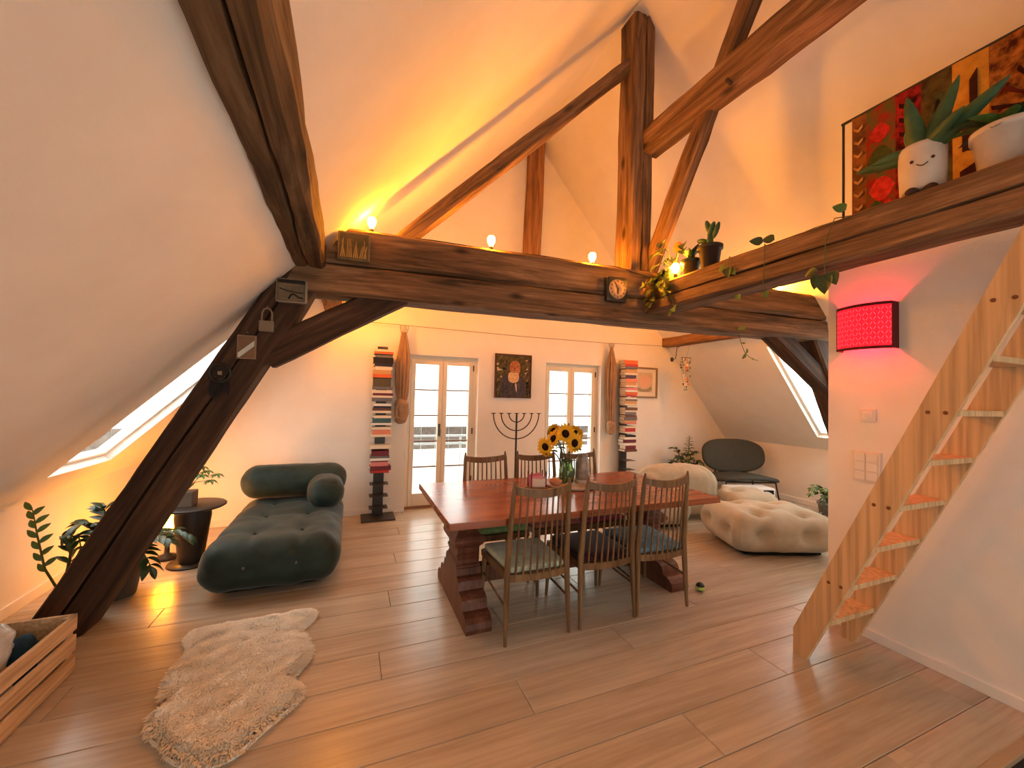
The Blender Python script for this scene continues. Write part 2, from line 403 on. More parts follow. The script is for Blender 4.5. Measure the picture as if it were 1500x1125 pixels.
def french_door(name, x0, x1, label):
    w = thing(name, label, 'door', ((x0+x1)/2, YB+0.15, 0)); del w['category']; w['kind'] = 'structure'
    y0, y1 = YB+0.10, YB+0.165; fw = 0.05
    MB().box(x0, x0+fw, y0, y1+.02, 0, DZ).box(x1-fw, x1, y0, y1+.02, 0, DZ).box(x0+fw, x1-fw, y0, y1+.02, DZ-fw, DZ).build('frame', M_FRAME, w, True)
    MB().box(x0, x1, y0-.02, y1+.06, -0.025, 0.03, .004).build('sill', mat('sill_wood', (150, 110, 74), .5), w, True)
    xm = (x0+x1)/2
    for a, b, hs in ((x0+fw, xm, 1), (xm, x1-fw, -1)):
        st = 0.058; z0, z1 = 0.032, DZ-fw-.002; bot = 0.16; top = 0.062
        lf = MB().box(a+.002, a+st, y0-.012, y1-.015, z0, z1, .004).box(b-st, b-.002, y0-.012, y1-.015, z0, z1, .004)
        lf.box(a+st, b-st, y0-.012, y1-.015, z0, z0+bot, .004).box(a+st, b-st, y0-.012, y1-.015, z1-top, z1, .004)
        leaf = lf.build('door_leaf', M_FRAME, w, True)
        gz0, gz1 = z0+bot, z1-top; step = (gz1-gz0)/5
        for k in range(1, 5):
            MB().box(a+st, b-st, y0+.012, y1-.03, gz0+k*step-.009, gz0+k*step+.009).build('muntin', mat('muntin_backlit', (138, 112, 98), .5), leaf, True)  # darker than the cream frame: their backlit look is put into the colour
        for k in range(5):
            MB().box(a+st-.004, b-st+.004, y0+.02, y0+.026, gz0+k*step+.006, gz0+(k+1)*step-.006).build('pane', M_GLASS, leaf, True)
        if hs == 1:
            MB().box(xm-.045, xm-.02, y0-.02, y0-.01, 0.94, 1.1, .003).tube([(xm-.032, y0-.02, 1.03), (xm-.032, y0-.055, 1.03), (xm-.032, y0-.06, 1.02), (xm-.032, y0-.06, .93)], .008, 6).build('handle', M_DARKM, leaf, True)
        else:
            for hz in (0.35, 1.0, 1.86): MB().tube([(b, y0-.018, hz-.04), (b, y0-.018, hz+.04)], .009, 6).build('hinge', M_DARKM, leaf, True)
    portal('door_portal', (xm, YB+WT-.02, 1.05), x1-x0-.1, DZ-.15, (0, -1, 0))
french_door('door_1', D[0][0], D[0][1], 'cream french balcony door beside the chaise book tower')
french_door('door_2', D[1][0], D[1][1], 'cream french balcony door behind the sunflowers')
# windows in the gable behind the camera
for i, h in enumerate(RW):
    w = thing('window_%d' % (3+i), 'tall casement window in the gable wall opposite the balcony doors, pane %s' % ('over the crate' if i == 0 else 'over the stairs'), 'window', ((h[0]+h[1])/2, YF, h[2]))
    del w['category']; w['kind'] = 'structure'
    b = .06; fr = MB()
    for q in ((h[0], h[0]+b, h[2], h[3]), (h[1]-b, h[1], h[2], h[3]), (h[0]+b, h[1]-b, h[2], h[2]+b), (h[0]+b, h[1]-b, h[3]-b, h[3]), ((h[0]+h[1])/2-.03, (h[0]+h[1])/2+.03, h[2]+b, h[3]-b)):
        fr.box(q[0], q[1], YF-.2, YF-.14, q[2], q[3])
    fr.build('window_frame', M_FRAME, w, True)
    MB().box(h[0]+b, h[1]-b, YF-.175, YF-.169, h[2]+b, h[3]-b).build('pane', M_GLASS, w, True)
    portal('window_portal', ((h[0]+h[1])/2, YF-.28, (h[2]+h[3])/2), h[1]-h[0], h[3]-h[2], (0, 1, 0))
# ------------------------------------------------------------------ timbers
def beam(name, p0, p1, w, h, label, m=None, up=(0, 0, 1), seed=0, crack=None, cut0=0.0, cut1=0.0, taper=1.0, jit=0.006, group=None, chamfer=0.022):
    """hewn timber from p0 to p1 (centre line); w across, h along 'up'; crack: faces with a drying crack; cuts slant the ends"""
    p0, p1 = Vector(p0), Vector(p1); L_ = (p1-p0).length; ux = (p1-p0).normalized(); uz = Vector(up); uz = (uz-ux*uz.dot(ux)).normalized(); uy = uz.cross(ux)
    hw, hh = w/2, h/2; c = chamfer
    def face(a, b, on):
        a, b = Vector(a), Vector(b)
        if not on: return [a]
        mid = a.lerp(b, 0.5+0.08*math.sin(seed)); d = (b-a).normalized(); inn = Vector((-d.y, d.x))   # inward for ccw polygon
        return [a, mid-d*0.007, mid+inn*0.035, mid+d*0.007]
    crack = crack or ''
    P = []   # ccw in (y,z) seen from +x
    P += face((-hw+c, -hh), (hw-c, -hh), 'b' in crack)+[Vector((hw-c, -hh))]
    P += face((hw, -hh+c), (hw, hh-c), 'r' in crack)+[Vector((hw, hh-c))]
    P += face((hw-c, hh), (-hw+c, hh), 't' in crack)+[Vector((-hw+c, hh))]
    P += face((-hw, hh-c), (-hw, -hh+c), 'l' in crack)+[Vector((-hw, -hh+c))]
    n = max(4, int(L_/0.12)); k = len(P); vs = []; fs = []
    for i in range(n+1):
        t = i/n; x = t*L_; sc = 1+(taper-1)*t
        for j, q in enumerate(P):
            e = cut0*(0.5+q.y/h)*(1-t)**8+cut1*(0.5+q.y/h)*t**8
            jy = noise.noise(Vector((x*1.7, j*3.1+seed*7.7, 0.3)))*jit*1.6+noise.noise(Vector((x*6, j*1.3+seed*3.3, 5)))*jit*.7
            jz = noise.noise(Vector((x*1.5, j*2.7+seed*5.1, 9.3)))*jit*1.6+noise.noise(Vector((x*5, j*1.9+seed*2.3, 2)))*jit*.7
            vs.append((x+e, q.x*sc+jy, q.y*sc+jz))
    for i in range(n):
        for j in range(k): fs.append((i*k+j, i*k+(j+1) % k, (i+1)*k+(j+1) % k, (i+1)*k+j))
    fs.append(tuple(range(k))[::-1]); fs.append(tuple(range(n*k, n*k+k)))
    F = Matrix.Translation(p0) @ Matrix((ux, uy, uz)).transposed().to_4x4(); Fi = F.inverted()
    for i, v in enumerate(vs):
        q = F @ Vector(v)
        for fx, sl, nn in ((roofL, SL, Vector((-SL, 0, 1))), (roofR, SR, Vector((SR, 0, 1)))):
            d_ = (q.z-fx(q.x))/math.sqrt(1+sl*sl)
            if d_ > .05: q = q-nn.normalized()*(d_-.05)
        if q.z < -.02: q.z = -.02
        vs[i] = tuple(Fi @ q)
    o = MB().add(vs, fs).build(name, m or M_BEAM)
    o.matrix_world = Matrix.Translation(p0) @ Matrix((ux, uy, uz)).transposed().to_4x4()
    loc, rot, sc_ = o.matrix_world.decompose(); o.location = loc; o.rotation_euler = rot.to_euler()
    return tag(o, label, 'beam', group)
def ty(x, off=0.0): return 3.1-0.068*(x+0.4)+off          # front plane of the truss
TIE_D = 0.26
beam('tie_beam', (-0.46, ty(-.46, .13), 2.305), (4.92, ty(4.92, .13), 2.305), TIE_D, 0.225, 'dark lower tie beam carrying the square clock, spanning between the leaning posts', seed=1, crack='', cut0=0.1, cut1=-.05)
beam('tie_beam', (-0.24, ty(-.24, .13), 2.555), (4.93, ty(4.93, .13), 2.56), TIE_D, 0.262, 'upper tie beam with light bulbs standing along its top', seed=2, cut0=0.20, cut1=-.18)
beam('king_post', (2.44, ty(2.44, .14), 2.68), (2.47, ty(2.44, .14), 5.13), 0.25, 0.24, 'tall upright king post rising to the ridge', up=(0, -1, 0), seed=3, crack='t', jit=.008)
beam('strut_post', (-1.686, 3.294, -0.17), (-0.335, ty(-.33, .13), 2.36), 0.23, 0.27, 'dark leaning timber post with a mirror and padlock hung on it', M_BEAM_D, up=(0.85, 0, -0.5), seed=4, crack='r', jit=.007)
beam('strut_post', (6.03, ty(5.95, .13), -0.16), (4.78, ty(4.78, .13), 2.32), 0.23, 0.25, 'leaning timber post behind the corner of the box room', M_BEAM_D, up=(-0.85, 0, -0.5), seed=5)
beam('knee_brace', (-0.56, ty(-.5, .12), 1.74), (0.42, ty(.3, .12), 2.33), 0.17, 0.20, 'dark diagonal brace between the leaning post with the mirror and the tie beam', M_BEAM_D, seed=6, crack='r')
beam('knee_brace', (5.06, ty(5.0, .12), 1.68), (4.12, ty(4.2, .12), 2.30), 0.17, 0.19, 'diagonal brace in front of the skylight above the beige sofa', M_BEAM_D, seed=7)
beam('king_brace', (0.30, ty(.3, .14), 2.655), (2.38, ty(2.3, .14), 4.70), 0.13, 0.125, 'slim diagonal timber from the tie beam up to the king post', seed=8, jit=.009)
beam('purlin', (-0.285, 0.15, 2.46), (-0.305, 3.20, 2.47), 0.20, 0.22, 'weathered grey-brown purlin running overhead along the white slope', M_BEAM_G, seed=9, crack='b', jit=.012)
beam('purlin', (-0.215, 3.34, 2.53), (-0.215, 5.22, 2.53), 0.20, 0.22, 'purlin behind the knee brace running to the balcony wall', M_BEAM_L, seed=10)
beam('purlin', (4.92, 2.95, 2.47), (4.90, 5.22, 2.47), 0.20, 0.20, 'pale purlin above the shell mobile and sofa', M_BEAM_L, seed=11)
beam('loft_beam', (2.59, 0.1, 2.415), (2.59, ty(2.59, .04), 2.405), 0.22, 0.25, 'long beam along the loft edge with potted plants on top', seed=12, crack='r', jit=.007, m=M_BEAM)
beam('ridge_tie', (2.55, 0.35, 3.89), (2.55, ty(2.5, .05), 3.92), 0.19, 0.24, 'heavy horizontal beam running from the king post above the loft', seed=13, jit=.012, m=M_BEAM)
beam('wind_brace', (2.58, 2.97, 2.72), (2.60, 1.62, 5.02), 0.13, 0.13, 'slim steep brace from the king post foot up to the ridge', up=(0, 1, 0.5), seed=14, jit=.010)
beam('gable_post', (2.30, 5.09, 2.78), (2.36, 5.09, 5.18), 0.22, 0.18, 'short upright post standing against the gable wall', M_BEAM_L, up=(0, -1, 0), seed=15)
MB().tube([(2.50, 2.04, 3.81), (2.40, 1.99, 3.78)], [.012, .016], 8).build('beam_peg', M_BEAM_D)
tag(bpy.data.objects['beam_peg'], 'small dark wooden peg sticking out of the heavy horizontal beam', 'peg')

# ------------------------------------------------------------------ outside
nb = thing('neighbour_house', 'neighbouring house with pale tiled roof and dark timber facade beyond the balcony', 'building', (3, 13.4, -3))
M_TILE = mat('pale_tile', (214, 204, 196), .8, col2=(196, 184, 176), nscale=6)
for r in range(24):
    a = r*0.26; y0 = 12.6+a*.82; z0 = .55+a*.57
    if r < 22: MB().prism([(y0, z0), (y0+.24, z0+.165), (y0+.24, z0+.205), (y0-.01, z0+.05)], 'x', -8, 14).build('roof_course', M_TILE, nb, True)
M_DW = mat('dark_facade', (86, 70, 60), .8, col2=(58, 46, 40), nscale=10)
for i in range(44):
    MB().box(-7+i*.46, -7+i*.46+.43, 13.2, 13.25, -.45, .95).build('facade_board', M_DW, nb, True)
MB().box(-7, 13.2, 13.26, 13.5, -4, .9).build('facade', mat('facade_plaster', (226, 224, 220), .9), nb, True)
MB().tube([(-7.5, 12.55, .52), (13.5, 12.55, .52)], .07, 8).build('gutter', mat('zinc', (150, 150, 152), .5), nb, True)
bl = thing('balcony', 'pale balcony with metal rails outside the french doors', 'balcony', (2.2, 6.1, -.2))
M_PALE = mat('balcony_stone', (228, 226, 222), .8)
MB().box(-1, 6, YB+WT-.005, 6.75, -.3, -.12).build('balcony_floor', M_PALE, bl, True)
M_RAIL = mat('rail_metal', (150, 150, 152), .5, metal=.5)
for z in (.80, .67): MB().tube([(-1, 6.6, z), (6, 6.6, z)], .018, 8).build('rail', M_RAIL, bl, True)
for x in [-.8+.85*i for i in range(8)]: MB().tube([(x, 6.6, -.12), (x, 6.6, .8)], .014, 6).build('rail_post', M_RAIL, bl, True)
MB().box(-1, 6, 6.59, 6.61, -.1, .58).build('railing_panel', mat('frosted_panel', (222, 232, 234), .6), bl, True)

# ------------------------------------------------------------------ dining table
T_X0, T_X1, T_Y0, T_Y1, T_Z = 0.55, 2.70, 2.265, 3.36, 0.75
M_TABLE = wood('cherry_top', (142, 74, 46), (160, 88, 56), (172, 100, 66), rough=0.22, axis=0, scale=.7, knots=False, bump=0.04, spec=.5)
M_TRES = wood('cherry_trestle', (84, 48, 34), (112, 68, 50), (134, 86, 66), rough=0.4, axis=2, scale=.8, knots=False, bump=.08)
tb = thing('dining_table', 'long reddish-brown wooden trestle dining table with carved pedestal feet', 'table', (1.62, 2.81, 0))
MB().box(T_X0, T_X1, T_Y0, T_Y1, T_Z-.045, T_Z, .005).build('tabletop', M_TABLE, tb, True)
def trestle(xc):
    hx = .085; root = MB()
    # foot: stepped scroll profile in (y,z)
    half = [(0.0, .0), (.425, 0), (.432, .03), (.425, .065), (.40, .09), (.375, .10), (.335, .103), (.328, .135), (.315, .160), (.29, .175), (.262, .18), (.228, .183), (.222, .21), (.212, .235), (.195, .25), (.165, .256), (.16, .30), (0, .30)]
    pr = [(2.835+a, z) for a, z in half]+[(2.835-a, z) for a, z in half[::-1]]
    ft = MB().prism(pr, 'x', xc-hx, xc+hx).build('trestle_foot', M_TRES, tb, True)
    prof = [(.085, .15, .30), (.085, .15, .315), (.076, .135, .325), (.07, .125, .345), (.078, .135, .37), (.08, .14, .385), (.072, .13, .395), (.074, .135, .43), (.1, .165, .455), (.108, .175, .475), (.108, .175, .495), (.1, .165, .51), (.078, .135, .53), (.06, .105, .565), (.056, .1, .60), (.06, .11, .64), (.075, .14, .68), (.088, .17, .706)]
    vs = []; fs = []
    for a, b, z in prof:
        vs += [(xc-a, 2.835-b, z), (xc+a, 2.835-b, z), (xc+a, 2.835+b, z), (xc-a, 2.835+b, z)]
    for i in range(len(prof)-1):
        for j in range(4): fs.append((i*4+j, i*4+(j+1) % 4, i*4+4+(j+1) % 4, i*4+4+j))
    fs += [(3, 2, 1, 0), tuple(range(len(vs)-4, len(vs)))]
    MB().add(vs, fs).build('pedestal', M_TRES, tb, True)
trestle(.795); trestle(2.44)
MB().box(.87, 2.37, 2.79, 2.88, .13, .25, .006).build('stretcher', M_TRES, tb, True)

# ------------------------------------------------------------------ chairs
M_CH = wood('walnut_chair', (92, 66, 42), (128, 96, 64), (150, 118, 82), rough=.42, axis=2, scale=1.2, knots=False, bump=.05)
def make_chair():
    t = thing('dining_chair', 'x', 'chair', (0, 0, 0), 0, 'spindle-back chairs at the dining table')
    for s in (-1, 1):
        MB().tube([(s*.218, -.205, 0), (s*.212, -.192, .22), (s*.205, -.18, .45), (s*.198, -.20, .7), (s*.19, -.222, .93), (s*.188, -.228, .985)], [.011, .017, .021, .018, .015, .006], 8).build('back_post', M_CH, t)
        MB().tube([(s*.222, .265, 0), (s*.212, .255, .22), (s*.205, .245, .40)], [.011, .017, .02], 8).build('front_leg', M_CH, t)
        MB().tube([(s*.214, -.19, .22), (s*.212, .255, .25)], .008, 6).build('side_stretcher', M_CH, t)
    # crest rail: curved back, dipping in the middle
    vs = []; fs = []; n = 12
    for i in range(n+1):
        u = i/n*2-1; x = u*.188; yb = -.222-.035*(1-u*u); zt = .955-.024*(1-u*u); hgt = .046+.004*(1-u*u)
        for a, b in ((-.011, 0), (.011, 0), (.011, -hgt), (-.011, -hgt)): vs.append((x, yb+a, zt+b))
    for i in range(n):
        for j in range(4): fs.append((i*4+j, (i+1)*4+j, (i+1)*4+(j+1) % 4, i*4+(j+1) % 4))
    fs += [(0, 1, 2, 3), (n*4+3, n*4+2, n*4+1, n*4)]
    MB().add(vs, fs).build('crest_rail', M_CH, t)
    for i in range(8):
        u = (i+.5)/8*2-1; xb = u*.178; xt = u*.166
        MB().tube([(xb, -.185-.03*(1-u*u), .40), (xt, -.222-.035*(1-u*u), .90)], [.007, .006], 6).build('spindle', M_CH, t)
    # seat frame: curved apron
    fr = MB(); ring = []
    for i in range(13):
        u = i/12*2-1; ring.append((u*.205, -.185-.03*(1-u*u)))
    for i in range(9):
        u = 1-i/8*2; ring.append((u*.228, .262+.012*(1-u*u)))
    fr.prism(ring, 'z', .366, .41)
    fr.build('seat_frame', M_CH, t)
    return t
def cushion(t, m, tw=1.0):
    def fn(p, nrm):
        k = 1+.06*(p.y/.2); p.x *= k
        p.z += .010*(1-(p.x/.22)**2)*(1-(p.y/.22)**2) if p.z > 0 else 0
        return p
    fr_ = [c for c in t.children if c.name.startswith('seat_frame')][0]
    MB().soft(.405, .44, .048, .022, (0, .034, .432), 10, fn).build('seat_cushion', m, fr_)
ch0 = make_chair()
def fabric(name, c, c2=None): return mat(name, c, .9, .15, col2=c2 or tuple(int(v*.86) for v in c), nscale=25, bump=.25, bscale=220, sheen=.3)
CH = [((1.122, 2.44), 0.0, 'pale', (196, 206, 186), 'spindle-back wooden dining chair with a pale grey-green cushion'),
      ((1.641, 2.44), 0.0, 'plum', (62, 34, 42), 'spindle-back wooden dining chair with a dark plum cushion'),
      ((2.108, 2.432), -0.03, 'blue', (122, 154, 172), 'spindle-back wooden dining chair with a grey-blue cushion'),
      ((1.15, 3.20), PI, 'green', (132, 168, 108), 'spindle-back wooden dining chair with a fresh green cushion'),
      ((1.652, 3.20), PI, 'rose', (170, 106, 92), 'spindle-back wooden dining chair with a dusty rose cushion'),
      ((2.115, 3.20), PI, 'magenta', (160, 62, 84), 'spindle-back wooden dining chair with a raspberry red cushion')]
for i, (p, a, nm, c, lb) in enumerate(CH):
    o = ch0 if i == 0 else dup(ch0)
    o.location = (p[0], p[1], 0); o.rotation_euler = (0, 0, a); o['label'] = lb
for i, o in enumerate([x for x in C.objects if x.name.startswith('dining_chair')]):
    cc = min(CH, key=lambda q: (q[0][0]-o.location.x)**2+(q[0][1]-o.location.y)**2)
    cushion(o, fabric('cushion_'+cc[2], cc[3]))
# ------------------------------------------------------------------ green chaise
M_GREEN = mat('green_velvet', (24, 40, 37), .65, .3, col2=(42, 60, 55), nscale=5, bump=.15, bscale=60, sheen=.2)
M_BTN = mat('button', (90, 92, 84), .4)
def tuft(buttons, depth, rad, wr=0.0):
    def fn(p, nrm):
        d = 0
        for b in buttons:
            d += depth*math.exp(-((p-Vector(b)).length/rad)**2)
        if wr: d += wr*noise.noise(p*9)
        return p-nrm*d
    return fn
ch = thing('chaise_sofa', 'dark green velvet chaise with two bolsters', 'sofa', (-.5, 4.1, 0))
CX, CY = .93, 1.56
bt = [(x, y_, .17) for x in (-.16, .17) for y_ in (-.45, 0.0, .42)]
def seat_fn(p, nrm):
    q = tuft(bt, .022, .09, .010)(p, nrm)
    for x in (-.16, .17):
        if p.z > -.05: q.z -= .012*math.exp(-((p.x-x)/.022)**2)
    for y_ in (-.45, 0.0, .42):
        if p.z > .05: q.z -= .009*math.exp(-((p.y-y_)/.02)**2)
    return q
MB().soft(CX, CY, .365, .165, (0, 0, .212), 36, seat_fn).build('seat', M_GREEN, ch)
MB().soft(CX*.74, CY*.8, .08, .03, (0, 0, .04), 8).build('base', mat('sofa_base', (20, 20, 18), .9), ch)
def bol_fn(p, nrm): return p-nrm*(.006*noise.noise(p*14)+.010*math.exp(-((p.x-.0)/.02)**2)*0)
MB().soft(.97, .34, .33, .16, (0, .60, .565), 22, bol_fn).build('back_bolster', M_GREEN, ch)
def bol2(p, nrm): return p-nrm*(.007*noise.noise(p*16))
MB().soft(.33, .46, .29, .135, (.30, .28, .51), 18, bol2, Matrix.Rotation(.08, 4, 'Z')).build('arm_bolster', M_GREEN, ch)
for x in (-.16, .17): MB().sphere((x, -.785, .235), .012, 10).build('button', M_BTN, ch)
for (x, y_, z) in bt: MB().sphere((x, y_, .372), .014, 8, (1, 1, .5)).build('button', M_GREEN, ch)

# ------------------------------------------------------------------ beige sofa modules
M_BEIGE = mat('beige_velvet', (184, 174, 154), .85, .2, col2=(196, 186, 166), nscale=11, bump=.15, bscale=70, sheen=.15)
def pleat(p, nrm, sx, sy):
    w_ = min(1, 2*max(0, 1-abs(abs(p.x)-sx/2)/.18)*max(0, 1-abs(abs(p.y)-sy/2)/.22))*max(0, 1-abs(nrm.z)*1.5)
    return w_*(.010*math.sin(40*(p.x+p.y))+.007*math.sin(63*(p.x-p.y)))
def module(name, label, loc, rot, sx, sy, h, tufts, side):
    t = thing(name, label, 'sofa', loc, rot, 'beige tufted sofa modules')
    def fn(p, nrm):
        q = tuft(tufts, .105, .075, .006)(p, nrm)
        return q-nrm*pleat(p, nrm, sx, sy)
    MB().soft(sx, sy, h-.025, .17, (0, 0, (h+.025)/2), 34, fn).build('seat', M_BEIGE, t)
    MB().soft(sx*.74, sy*.74, .07, .03, (0, 0, .035), 6).build('base', MATS['sofa_base'], t)
    return t
tf = [(x, y_, .17) for x in (-.22, .22) for y_ in (-.25, .25)]+[(0, 0, .17)]+[(x, -.46, 0) for x in (-.25, .2)]+[(-.50, y_, 0) for y_ in (-.2, .22)]
module('sofa_module', 'beige tufted velvet pouf module without a back, beside the box room corner', (4.065, 2.88, 0), -.36, 1.06, .78, .41, [(x, y_*.84, z) for x, y_, z in tf], 1)
m2 = module('sofa_module', 'beige velvet sofa module with a rolled back behind the dining table', (3.40, 3.95, 0), -.27, .92, .76, .38, tf[:5], 1)
def roll_fn(p, nrm):
    p.z -= .11*(abs(p.x)/.52)**2.6 if p.z > 0 else 0
    return p-nrm*(.014*math.exp(-((p.x+.05)/.03)**2)+(.009*math.sin(46*(p.x+p.y*1.3)) if abs(p.x) > .30 else 0)+.006*noise.noise(p*8))
MB().soft(1.04, .34, .66, .165, (.48, .11, .36), 26, roll_fn).build('back_roll', M_BEIGE, m2)
m3 = module('sofa_module', 'beige velvet sofa corner module beyond the rolled-back one', (4.71, 3.58, 0), -.27, .68, .50, .39, [(-.15, 0, .17), (.17, 0, .17)], 1)

# ------------------------------------------------------------------ lounge chair, white box
lc = thing('lounge_chair', 'dark grey lounge chair with an oval back on thin legs in the corner', 'chair', (5.54, 4.30, 0), -.38)
M_CHAR = mat('charcoal_fabric', (78, 78, 72), .9, .15, col2=(66, 66, 60), nscale=60, bump=.2, bscale=250)
def oval(sx, sz, th, c, M):
    prof = []
    n = 40; vs = []; fs = []; rings = [(.0, .5), (.5, .5), (.88, .45), (.97, .3), (1, 0), (.97, -.3), (.88, -.45), (.5, -.5), (0, -.5)]
    mb = MB()
    for r, o in rings:
        for k in range(n):
            a = 2*PI*k/n; ca, sa = math.cos(a), math.sin(a)
            e = 2/2.6; x = math.copysign(abs(ca)**e, ca)*sx*r; z = math.copysign(abs(sa)**e, sa)*sz*r
            vs.append(M @ Vector((x, o*th-.06*(x/sx)**2, z))+Vector(c))
    for i in range(len(rings)-1):
        for k in range(n): fs.append((i*n+k, i*n+(k+1) % n, (i+1)*n+(k+1) % n, (i+1)*n+k))
    return mb.add(vs, fs, True)
oval(.50, .265, .06, (0, .26, .64), Matrix.Rotation(-.22, 4, 'X')).build('backrest', M_CHAR, lc)
oval(.50, .34, .075, (0, -.02, .375), Matrix.Rotation(PI/2-.06, 4, 'X')).build('seat', M_CHAR, lc)
for sx in (-1, 1):
    MB().tube([(sx*.36, -.26, .33), (sx*.40, -.30, 0)], .011, 6).build('leg', M_BLACK, lc)
    MB().tube([(sx*.33, .24, .33), (sx*.38, .30, 0)], .011, 6).build('leg', M_BLACK, lc)
    MB().tube([(sx*.25, .26, .34), (sx*.25, .30, .5)], .011, 6).build('back_bracket', M_BLACK, lc)
MB().tube([(-.36, -.26, .325), (.36, -.26, .325)], .011, 6).build('cross_bar', M_BLACK, lc)
wb = thing('toy_box', 'white box with dark square windows under the dark lounge chair', 'box', (5.24, 3.955, 0), -.30)
M_WHITE = mat('white_plastic', (232, 228, 224), .4, .5)
MB().box(-.32, .32, -.13, .13, .02, .305, .03).build('body', M_WHITE, wb)
for x in (-.2, .02, .21): MB().box(x-.075, x+.075, -.137, -.125, .17, .28, .012).build('window', mat('dark_window', (26, 26, 34), .2, .6), wb)
MB().box(-.30, .30, -.142, -.12, .045, .085, .006).build('bumper', mat('dark_trim', (60, 50, 46), .5), wb)
for x in (-.22, .22): MB().tube([(x, -.145, .05), (x, -.10, .05)], .05, 16).build('wheel', M_BLACK, wb)

# ------------------------------------------------------------------ sheepskin
RUG = [(-0.156, 2.926), (-0.187, 3.014), (-0.285, 3.023), (-0.377, 3.004), (-0.589, 3.012), (-0.784, 3.003), (-0.855, 2.969), (-0.862, 2.888), (-0.812, 2.791), (-0.81, 2.669), (-0.832, 2.568), (-0.807, 2.441), (-0.75, 2.33), (-0.792, 2.313), (-0.783, 2.23), (-0.749, 2.159), (-0.669, 2.074), (-0.629, 2.006), (-0.548, 1.945), (-0.499, 1.923), (-0.427, 1.919), (-0.377, 1.938), (-0.347, 1.974), (-0.3, 2.036), (-0.227, 2.113), (-0.178, 2.164), (-0.164, 2.224), (-0.192, 2.304), (-0.24, 2.342), (-0.202, 2.392), (-0.164, 2.471), (-0.162, 2.57), (-0.197, 2.677), (-0.237, 2.793), (-0.19, 2.855)]
def smooth_poly(p, it=2):
    for _ in range(it):
        q = []
        for i in range(len(p)):
            a, b = p[i], p[(i+1) % len(p)]
            q += [(a[0]*.75+b[0]*.25, a[1]*.75+b[1]*.25), (a[0]*.25+b[0]*.75, a[1]*.25+b[1]*.75)]
        p = q
    return p
RP = smooth_poly(RUG, 1)
def inside(x, y_, P):
    c = False; n = len(P)
    for i in range(n):
        (x0, y0), (x1, y1) = P[i], P[(i+1) % n]
        if (y0 > y_) != (y1 > y_) and x < (x1-x0)*(y_-y0)/(y1-y0)+x0: c = not c
    return c
def edge_dist(x, y_, P):
    d = 9
    for i in range(len(P)):
        (x0, y0), (x1, y1) = P[i], P[(i+1) % len(P)]
        vx, vy = x1-x0, y1-y0; t = max(0, min(1, ((x-x0)*vx+(y_-y0)*vy)/(vx*vx+vy*vy+1e-9)))
        d = min(d, math.hypot(x-x0-t*vx, y_-y0-t*vy))
    return d
rug = thing('sheepskin', 'cream sheepskin rug lying on the oak floor', 'rug', (-.5, 2.5, 0))
M_SKIN = mat('sheepskin_base', (246, 238, 222), .95, .1, col2=(250, 245, 234), nscale=12)
M_FUR = mat('sheepskin_fur', (248, 241, 226), .9, .1, col2=(253, 249, 240), nscale=7, rnd=0, sheen=.4)
mb = MB(); g = {}; step = .03
xs = [min(p[0] for p in RP)+step*i for i in range(40)]; vs = []; fs = []
def rug_h(x, y_):
    d = edge_dist(x, y_, RP); return .010+.034*min(1, d/.05)+.010*noise.noise(Vector((x*14, y_*14, 0)))
for i in range(60):
    for j in range(60):
        x = -.9+i*.02; y_ = 1.88+j*.02
        if inside(x, y_, RP): g[(i, j)] = len(vs); vs.append((x, y_, rug_h(x, y_)))
for (i, j), k in g.items():
    if (i+1, j) in g and (i+1, j+1) in g and (i, j+1) in g: fs.append((k, g[(i+1, j)], g[(i+1, j+1)], g[(i, j+1)]))
rim = [(p[0], p[1], -.0005) for p in RP]; 
mb.add(vs, fs, True); mb.add(rim+[(p[0], p[1], .022) for p in RP], [tuple(range(len(RP)))]+[(i, (i+1) % len(RP), len(RP)+(i+1) % len(RP), len(RP)+i) for i in range(len(RP))])
mb.build('hide', M_SKIN, rug, True)
random.seed(11); fv = []; ff = []; cnt = 0
while cnt < 42000:
    x = random.uniform(-.9, -.1); y_ = random.uniform(1.88, 3.06)
    if not inside(x, y_, RP): continue
    cnt += 1; z = rug_h(x, y_)-.006; a = noise.noise(Vector((x*9, y_*9, 3)))*3+random.uniform(-1.6, 1.6)
    l = random.uniform(.014, .026); w_ = random.uniform(.0022, .0042); dx, dy = math.cos(a), math.sin(a)
    if edge_dist(x, y_, RP) < .03:
        cx, cy = x+.5, y_-2.5; n_ = math.hypot(cx, cy); dx, dy = cx/n_*.9+dx*.4, cy/n_*.9+dy*.4
    o = len(fv); px, py = -dy*w_, dx*w_
    fv += [(x-px, y_-py, z), (x+px, y_+py, z), (x+dx*l*.35+px, y_+dy*l*.35+py, z+l*.55), (x+dx*l*.35-px, y_+dy*l*.35-py, z+l*.55), (x+dx*l, y_+dy*l, z+l*.55)]
    ff += [(o, o+1, o+2, o+3), (o+3, o+2, o+4)]
fur = MB().add(fv, ff, True).build('fleece', M_FUR, rug, True); fur['kind'] = 'stuff'

